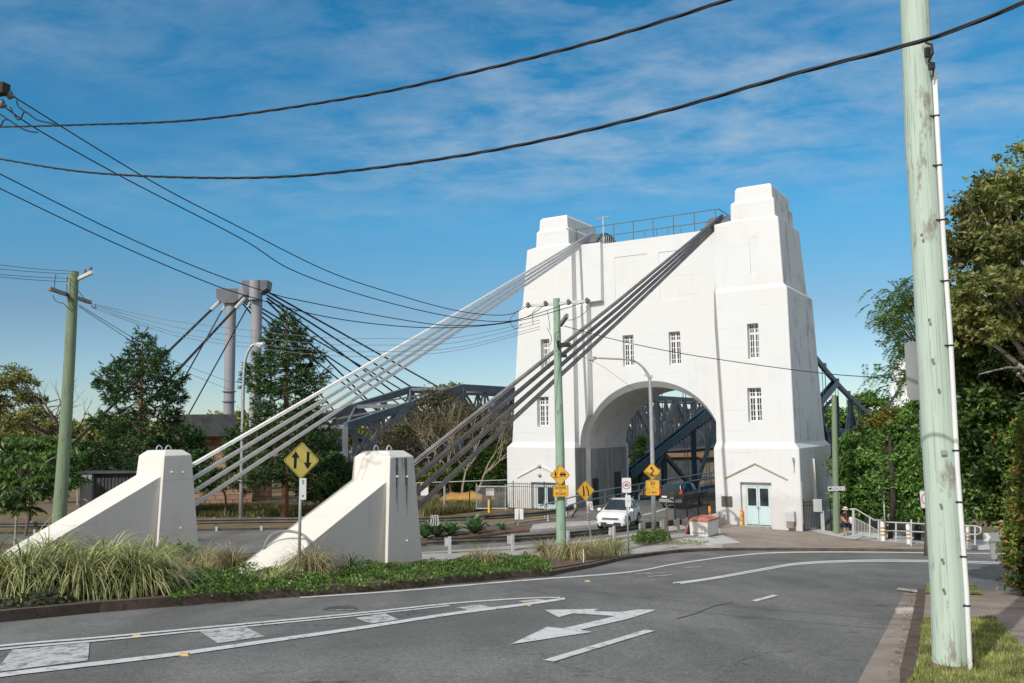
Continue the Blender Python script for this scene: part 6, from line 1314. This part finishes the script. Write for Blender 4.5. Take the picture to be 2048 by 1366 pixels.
# conifers
def conifer(label, cx_, ytop, ybase, Y, prof, n_w):
    top = atY(cx_, ytop, Y); b_ = G(top.x, Y); e = empty('conifer_tree', b_, label, 'tree', 'tall conifers'); m = MB(); H = top.z-b_.z
    m.tube([b_-V(0, 0, .2), b_+V(0, 0, H*.5), top], [.26, .17, .02], 10); LC = []; LD = []; SZ = []
    def rad(y):
        for (y0, r0), (y1, r1) in zip(prof, prof[1:]):
            if y0 <= y <= y1: return (r0+(r1-r0)*(y-y0)/(y1-y0))*Y/1720
        return 0
    for k in range(n_w):
        fz = (k+.3)/n_w; y = ytop+(prof[-1][0]-ytop)*fz; z = atY(cx_, y, Y).z; r = rad(y); nb = 8 if r > 1 else 6
        for q in range(nb):
            a_ = 2*PI*(q+random.random()*.7)/nb+k*.7; L_ = r*random.uniform(.6, 1.18)*(1+.12*math.sin(a_*2+k)); d = V(math.cos(a_), math.sin(a_), 0); p0 = V(top.x, Y, z); dr = random.uniform(-.26, -.08)*L_*(1.3 if fz > .5 else .4)
            pts = [p0+V(0, 0, L_*.12), p0+d*L_*.5+V(0, 0, dr*.7+L_*.1), p0+d*L_*.85+V(0, 0, dr), p0+d*L_+V(0, 0, dr+.16*L_)]
            if L_ > .6: m.tube(pts, [.045, .03, .02, .01], 4)
            nt = max(5, int(L_*12))
            for t in range(nt):
                u = .27+.73*((t+random.random())/nt); i0 = min(2, int(u*3)); c_ = pts[i0].lerp(pts[i0+1], min(1, u*3-i0)); w_ = .16+.26*u*(1.15-u)*L_
                sd = V(-d.y, d.x, 0)*random.gauss(0, w_)+V(0, 0, random.gauss(-.05, .11)); c2 = c_+sd; dd = (d*.55+sd.normalized()*.8+V(0, 0, .12)).normalized()
                for g in range(9):
                    LC.append(tuple(c2+dd*.05*g*.9)); LD.append(tuple(dd*.7+V(random.gauss(0, .6), random.gauss(0, .6), random.gauss(.1, .6))))
    m.build('trunk', MT['barkred'], e, True)
    v, f = leafquads(np.array(LC), .36, .15, .3, np.array(LD)); npmesh(v, f, 'crown', MT['lf_con'], e); return e
conifer('broad dark conifer with bare lower trunk left of the grey pylon', 286, 662, 1010, 62, [(660, 2), (680, 16), (705, 42), (735, 70), (790, 88), (850, 98), (900, 112), (935, 120)], 15)
conifer('tall dark conifer in front of the grey pylon', 575, 624, 1032, 59, [(622, 2), (640, 22), (680, 50), (735, 74), (800, 90), (870, 102), (930, 110), (965, 92)], 20)
# small drooping tree at the left
b_ = gnd(28, 1112); Y = b_.y; e = empty('drooping_tree', b_, 'small tree with slim trunk and drooping leaves at the left edge', 'tree', TR); m = MB(); LC = []; LD = []
m.tube(smooth_line([b_, atY(33, 1040, Y), atY(40, 960, Y), atY(42, 905, Y)], 4), [.065*(1-.04*q) for q in range(13)], 8)
for x, y, Y2 in ((20, 880, .4), (75, 880, .2), (125, 905, -.2), (-10, 900, .3), (100, 955, -.4), (60, 960, -.5), (15, 960, .3), (40, 1020, -.2), (70, 930, -.3), (30, 915, 0), (62, 930, .2), (0, 945, -.2), (110, 935, .3), (135, 960, .2), (45, 985, -.4), (-30, 930, .2), (20, 1000, -.5), (85, 985, 0), (60, 895, .5), (10, 895, .1)):
    hd_ = atY(x, y, Y+Y2); m.tube(smooth_line([atY(42, min(1000, y+60), Y), atY(42, min(1000, y+60), Y).lerp(hd_, .5)+V(0, 0, .12), hd_], 4), .022, 5)
    for q in range(13):
        a_ = random.uniform(0, 2*PI); d = V(math.cos(a_), math.sin(a_), .5).normalized(); Lf = random.uniform(.8, 1.25); p = hd_.copy(); sd = d.cross(V(0, 0, 1)).normalized()
        for u in range(15):
            p = p+d*Lf/15; d = (d+V(0, 0, -.085)).normalized()
            for s_ in (-1, 1): dd = (sd*s_*.8+d*.6-V(0, 0, .55)); LC.append(tuple(p+dd*.09)); LD.append(tuple(dd))
m.build('trunk', MT['barkpale'], e, True); v, f = leafquads(np.array(LC), .36, .17, .3, np.array(LD)); npmesh(v, f, 'crown', MT['lf_palm'], e)
# thin stump in front of the spare wheel
b_ = gnd(1340, 1082); Y = b_.y; m = MB(); m.tube([b_-V(0, 0, .05), b_+V(0, 0, .12), atY(1335, 1060, Y), atY(1333, 1030, Y), atY(1333, 1004, Y)], [.11, .08, .05, .04, .03], 8); 
for x, y in ((1328, 1007), (1338, 1008)): m.tube([atY(1333, 1016, Y), atY(x, y, Y)], [.025, .015], 5)
m.tube([b_+V(-.2, 0, 0), atY(1331, 1030, Y)], .02, 5)
tag(m.build('dead_sapling', MT['bark'], None, True), 'thin dead sapling standing in the small bed before the dark vehicle', 'tree')
# ------------------------------------------------------------------ grasses and small plants
def blades(c, n, L_, w_, r0=.12, lean=(0, 0), droop=1.0, seg=6, upb=.9):
    az = RNG.uniform(0, 2*PI, n); rr = r0*np.sqrt(RNG.uniform(0, 1, n)); el = np.clip(RNG.normal(1.18, .26, n)*upb, .3, 1.55); Ls = L_*RNG.uniform(.55, 1.15, n); dr = droop*RNG.uniform(.6, 1.5, n)
    az2 = az+RNG.normal(0, .3, n); hx, hy = np.cos(az2)+lean[0], np.sin(az2)+lean[1]; hn = np.sqrt(hx**2+hy**2)+1e-6; hx /= hn; hy /= hn
    p = np.stack([c[0]+rr*np.cos(az), c[1]+rr*np.sin(az), np.full(n, c[2])], 1); V_ = []; sx_ = np.stack([-hy, hx, np.zeros(n)], 1)
    e_ = el.copy(); wd = w_*RNG.uniform(.6, 1.2, n)
    for k in range(seg+1):
        t = k/seg; ww = (wd*(1-t**2.2)*.5+.0008)[:, None]; V_.append(p-sx_*ww); V_.append(p+sx_*ww)
        st = (Ls/seg)[:, None]; p = p+np.stack([hx*np.cos(e_), hy*np.cos(e_), np.sin(e_)], 1)*st; e_ = e_-dr*(.18+.42*t)
    v = np.stack(V_, 1).reshape(-1, 3); m_ = 2*(seg+1); b0 = np.arange(n)[:, None]*m_
    f = np.concatenate([b0+np.array([[2*k, 2*k+1, 2*k+3, 2*k+2]]) for k in range(seg)], 1).reshape(-1, 4); return v, f
GC = [(-30, 1205, 0.32, 798, 2.09, 0.033, 'blade', 'clump of pale strap grass cut by the left picture edge'), (55, 1200, 0.32, 912, 2.02, 0.033, 'blade', 'large arching clump of pale strap grass second from the left edge'),
  (165, 1196, 0.32, 950, 2.02, 0.033, 'blade', 'large arching clump of pale strap grass below the left buttress'), (272, 1190, 0.32, 912, 1.86, 0.033, 'blade', 'arching clump of pale strap grass nearest the end of the raised kerb'),
  (100, 1150, 0.32, 722, 1.94, 0.030, 'blade', 'upright strap grass behind the large clumps at the buttress foot'), (215, 1150, 0.32, 722, 1.78, 0.030, 'blade', 'strap grass behind the large clumps midway along the buttress'), (310, 1148, 0.32, 608, 1.63, 0.027, 'blade', 'strap grass at the foot of the left anchor block'),
  (405, 1150, 0.24, 588, 1.23, 0.020, 'bladedry', 'straw coloured fine grass clump right of the left anchor block'), (462, 1152, 0.22, 532, 1.23, 0.020, 'bladedry', 'straw coloured fine grass clump beside the middle buttress tip'),
  (622, 1160, 0.22, 588, 1.49, 0.020, 'bladedry', 'straw grass clump right of the two way sign post'), (545, 1180, 0.12, 154, 1.04, 0.022, 'blade', 'thin pale grass tuft left of the two way sign post'), (700, 1158, 0.10, 84, 1.17, 0.026, 'lf_con', 'dark spiky tuft before the middle buttress'),
  (968, 1138, 0.30, 420, 1.10, 0.015, 'bladedry', 'low dry grass clump among the ground cover'), (1095, 1119, 0.26, 532, 1.30, 0.020, 'bladedry', 'straw grass clump left of the green middle pole'), (1148, 1126, 0.26, 672, 1.37, 0.020, 'bladedry', 'straw grass clump right of the green middle pole'),
  (1185, 1122, 0.29, 644, 1.37, 0.020, 'bladedry', 'straw grass clump around the narrowing sign post'), (1222, 1115, 0.26, 644, 1.43, 0.020, 'blade', 'greener grass clump left of the speed sign post')]
for x, y, r0, n, L_, w_, mt, lb in GC:
    y += 9*(x < 340)*(y > 1170); c = gnd(x, y); v, f = blades((c.x, c.y, c.z+.12), int(n*(.72 if x < 340 else 1)), L_*(1.08 if x < 340 else 1), w_*(1.12 if x < 340 else 1), r0, lean=((.42, -.3) if x < 340 else (.1, -.1)), droop=1.4); o = npmesh(v, f, 'grass_clump', MT[mt]); tag(o, lb, 'grass clump', 'ornamental grass clumps')
def inpoly(pts, n):
    pts = [(p.x, p.y) for p in pts]; xs_ = [p[0] for p in pts]; ys_ = [p[1] for p in pts]; out = []
    while len(out) < n:
        X_ = RNG.uniform(min(xs_), max(xs_), n*2); Y_ = RNG.uniform(min(ys_), max(ys_), n*2); ins = np.zeros(n*2, bool); j = len(pts)-1
        for i in range(len(pts)):
            (xi, yi), (xj, yj) = pts[i], pts[j]; c_ = ((yi > Y_) != (yj > Y_)) & (X_ < (xj-xi)*(Y_-yi)/(yj-yi+1e-12)+xi); ins ^= c_; j = i
        out += [(a_, b_) for a_, b_ in zip(X_[ins], Y_[ins])]
    return out[:n]
def cover(name, label, poly, n, size, h, mat, cat, z0=.1, lump=1.5):
    pts = inpoly(px(*poly), n); P = np.array([(x, y, gz(x, y)+z0) for x, y in pts]); hh = h*(.55+.45*np.sin(P[:, 0]*lump*2.1)*np.sin(P[:, 1]*lump*1.7+1)); P[:, 2] += np.abs(hh)*RNG.uniform(.05, 1, n)**.5
    nz = np.sin(P[:, 0]*5.1+np.sin(P[:, 1]*3.7)*1.3)*np.sin(P[:, 1]*4.3+np.cos(P[:, 0]*2.9))+RNG.normal(0, .45, n); P = P[nz > -.45]
    v, f = leafquads(P, size, .6, 1.2); o = npmesh(v, f, name, MT[mat]); return tag(o, label, cat, kind='stuff')
cover('ground_cover', 'glossy green ground cover creeping along the kerb', [(338, 1216), (500, 1203), (640, 1193), (642, 1160), (560, 1142), (480, 1152), (380, 1165), (345, 1185)], 15000, .075, .34, 'lf_gc', 'ground cover')
cover('ground_cover', 'green ground cover spreading past the streaked anchor block', [(640, 1193), (800, 1180), (1000, 1163), (1104, 1153), (1100, 1136), (1050, 1122), (980, 1127), (860, 1140), (740, 1143), (640, 1158)], 24000, .075, .3, 'lf_gc', 'ground cover')
cover('ground_cover', 'low green bushes in the small bed at the lamp foot', [(1260, 1092), (1285, 1078), (1330, 1076), (1338, 1092), (1290, 1097)], 5000, .09, .55, 'lf_gc', 'ground cover')
cover('ground_cover', 'thin weeds in the bed before the skip bin', [(1335, 1095), (1340, 1082), (1380, 1084), (1420, 1088), (1400, 1096)], 900, .07, .12, 'lawn', 'ground cover')
cover('bed_plants', 'purple and green leaved plants along the raised kerb at left', [(-60, 1245), (-20, 1195), (60, 1196), (150, 1218), (160, 1226), (0, 1240)], 3500, .11, .3, 'purple', 'bedding plants')
def tufts(name, label, poly, n, L_, w_, mat, cat, z0):
    pts = inpoly(poly, n); vs = []; P = np.array([(x, y, gz(x, y)+z0) for x, y in pts]); az = RNG.uniform(0, 2*PI, n); l_ = L_*RNG.uniform(.5, 1.3, n); ln = RNG.uniform(.15, .8, n)*l_
    s = np.stack([np.cos(az), np.sin(az), np.zeros(n)], 1)*w_; t = np.stack([-np.sin(az)*ln, np.cos(az)*ln, l_], 1); v = np.stack([P-s, P+s, P+t+s*.15, P+t-s*.15], 1).reshape(-1, 3)
    return tag(npmesh(v, np.arange(4*n).reshape(-1, 4), name, MT[mat]), label, cat, kind='stuff')
tufts('lawn_grass', 'short mown grass on the verge around the near pole', lawnA, 26000, .045, .006, 'lawn', 'grass', .135)
tufts('lawn_grass', 'short grass patch behind the near pole', lawnB, 6000, .045, .006, 'lawn', 'grass', .135)
tufts('pole_grass', 'longer grass tuft at the near pole butt', [atY(1890, 1352, 9.1)+V(a_, b_, 0) for a_, b_ in ((-.1, -.1), (.4, -.1), (.42, .12), (.2, .1))], 160, .16, .006, 'lawn', 'grass', .12)
tufts('weeds', 'dry weeds on the ground beyond the far guardrail', px((845, 1032), (1010, 1014), (1012, 1004), (900, 1004), (845, 1015)), 9000, .55, .03, 'weed', 'weeds', -.1)
tufts('weeds', 'dry grass beneath the conifers beyond the far guardrail', px((300, 1032), (700, 1030), (700, 1012), (300, 1012)), 9000, .35, .03, 'weed', 'weeds', -.1)
SAND = pm('orange sand', (.42, .22, .06), (.5, .3, .1), 2, .95, bump=.4)
m = MB(); R = []
for k in range(13): x = atY(845+k*14, 1000, 66).x; h = .95*math.sin(PI*(k+.4)/13)+.1*math.sin(k*2); R.append([V(x, 65.2, -.2), V(x, 66, h*.7), V(x, 67, h), V(x, 69, -.2)])
tag(MB().loft(R).build('sand_mound', SAND, None, True), kind='structure')
def agave(x, y, L_, n, label):
    c = gnd(x, y, .12); m = MB()
    for q in range(n):
        a_ = q*2.4; el = .25+1.1*q/n; d = V(math.cos(a_), math.sin(a_), 0); s = V(-d.y, d.x, 0); pr_ = None; l = L_*random.uniform(.75, 1.1); rows = []; p = c.copy(); ee = el+.25
        for k in range(6):
            t = k/5; w_ = L_*.16*(math.sin(PI*(.22+.78*t))**.8)*(1 if k < 5 else .05); rows.append((p-s*w_+V(0, 0, w_*.35), p.copy(), p+s*w_+V(0, 0, w_*.35))); p = p+(d*math.cos(ee)+V(0, 0, math.sin(ee)))*l/5; ee -= .13
        b = len(m.v); m.add([v_ for r in rows for v_ in r], [f_ for k in range(5) for f_ in ((k*3, k*3+1, k*3+4, k*3+3), (k*3+1, k*3+2, k*3+5, k*3+4))])
    o = m.build('agave_plant', MT['agave'], None, True); tag(o, label, 'agave', 'agaves in the median bed')
agave(850, 1076, 1.0, 26, 'agave touching the shaded side of the streaked anchor block'); agave(873, 1074, 1.0, 26, 'broad agave second from the streaked anchor block'); agave(901, 1071, 1.0, 28, 'broad agave third from the streaked anchor block'); agave(949, 1067, 1.15, 30, 'large pale agave standing alone in the median'); agave(1004, 1060, .6, 14, 'small agave at the far end of the median bed')
agave(368, 1122, .85, 22, 'blue green agave at the right foot of the left anchor block')
# far woods along the horizon
def wood(name, label, segs, Y, n, size, mat):
    C = []
    for x, y, rx, ry in segs: C.append(pe_(x, y, Y, rx, ry, 5))
    _, P = clumps(C, n, 40, size, size*1.6, .3); v, f = leafquads(P, size, .6); return tag(npmesh(v, f, name, MT[mat]), label, 'woodland', kind='stuff')
wood('distant_wood', 'low grey green woodland along the left horizon', [(x, 868+8*math.sin(x*.05), 45, 24+8*math.sin(x*.031)) for x in range(-150, 1040, 45)]+[(120, 862, 24, 22), (205, 858, 20, 18), (440, 842, 20, 12), (900, 785, 26, 14), (690, 850, 22, 16)], 135, .5, .6, 'lf_olive')
wood('distant_wood', 'distant trees on the far bank right of the tower', [(x, 838+4*math.sin(x*.09), 26, 18) for x in range(1640, 2160, 26)]+[(1737, 796, 16, 14), (1722, 806, 12, 8), (1765, 806, 12, 8)], 230, .3, .9, 'lf_mid')
wood('distant_wood', 'far bank trees glimpsed through the arch', [(x, 895+5*math.sin(x*.2), 26, 24) for x in range(1240, 1320, 20)], 215, .3, .9, 'lf_mid')
# the farther house roof glimpsed through the arch
hs_ = empty('boathouse', atY(1385, 920, 108)-V(0, 0, 2), 'dark shed with rusty red roof seen low through the arch', 'shed'); a_ = atY(1335, 930, 108); b_ = atY(1400, 930, 108)
MB().box(((a_.x+b_.x)/2, 110, 0), b_.x-a_.x, 4, 3.6).build('shed_wall', MT['shed'], hs_); MB().box(((a_.x+b_.x)/2, 110, 2.0), b_.x-a_.x+.8, 5, .35).build('roof', MT['rust'], hs_)

def litter(name, label, poly, n, size, mat):
    pts = inpoly(poly, n); P = np.array([(x, y, gz(x, y)+.155) for x, y in pts]); dirs = runit(n); dirs[:, 2] *= .2
    v, f = leafquads(P, size, .4, 3, dirs); return tag(npmesh(v, f, name, mat), label, 'leaf litter', kind='stuff')
litter('leaf_litter', 'dead leaves and bark chips on the garden bed', off1+back, 7000, .08, L('dead leaves', [(.12, .07, .04), (.25, .16, .09), (.38, .28, .17), (.1, .06, .04)], .8, .05))
gp = px((1770, 1366), (1800, 1290), (1815, 1200), (1836, 1190), (1826, 1270), (1806, 1366))
v, f = leafquads(np.array([(x, y, gz(x, y)+.03) for x, y in inpoly(gp, 260)]), .06, .3, 3, runit(260)*np.array([1, 1, .15])); tag(npmesh(v, f, 'leaf_litter', MT['twig']), 'dry twigs and leaves lying in the right gutter', 'leaf litter', kind='stuff')
c = gnd(1812, 1228); m = MB(); m.loft([[c+V(x*s, y*s, z) for x, y in ((-.2, -.07), (.18, -.09), (.22, .05), (-.16, .08))] for s, z in ((1, 0), (.95, .08), (.6, .11))]); tag(m.build('broken_stone', MT['conc']), 'pale broken lump of concrete lying in the right gutter', 'rubble')
m = MB(); c2 = gnd(1815, 1183); m.bar(gnd(1798, 1180)+V(0, 0, .03), gnd(1834, 1187)+V(0, 0, .05), .09, .04); tag(m.build('loose_board', MT['conc']), 'pale strip lying across the gutter behind the near pole', 'rubble')
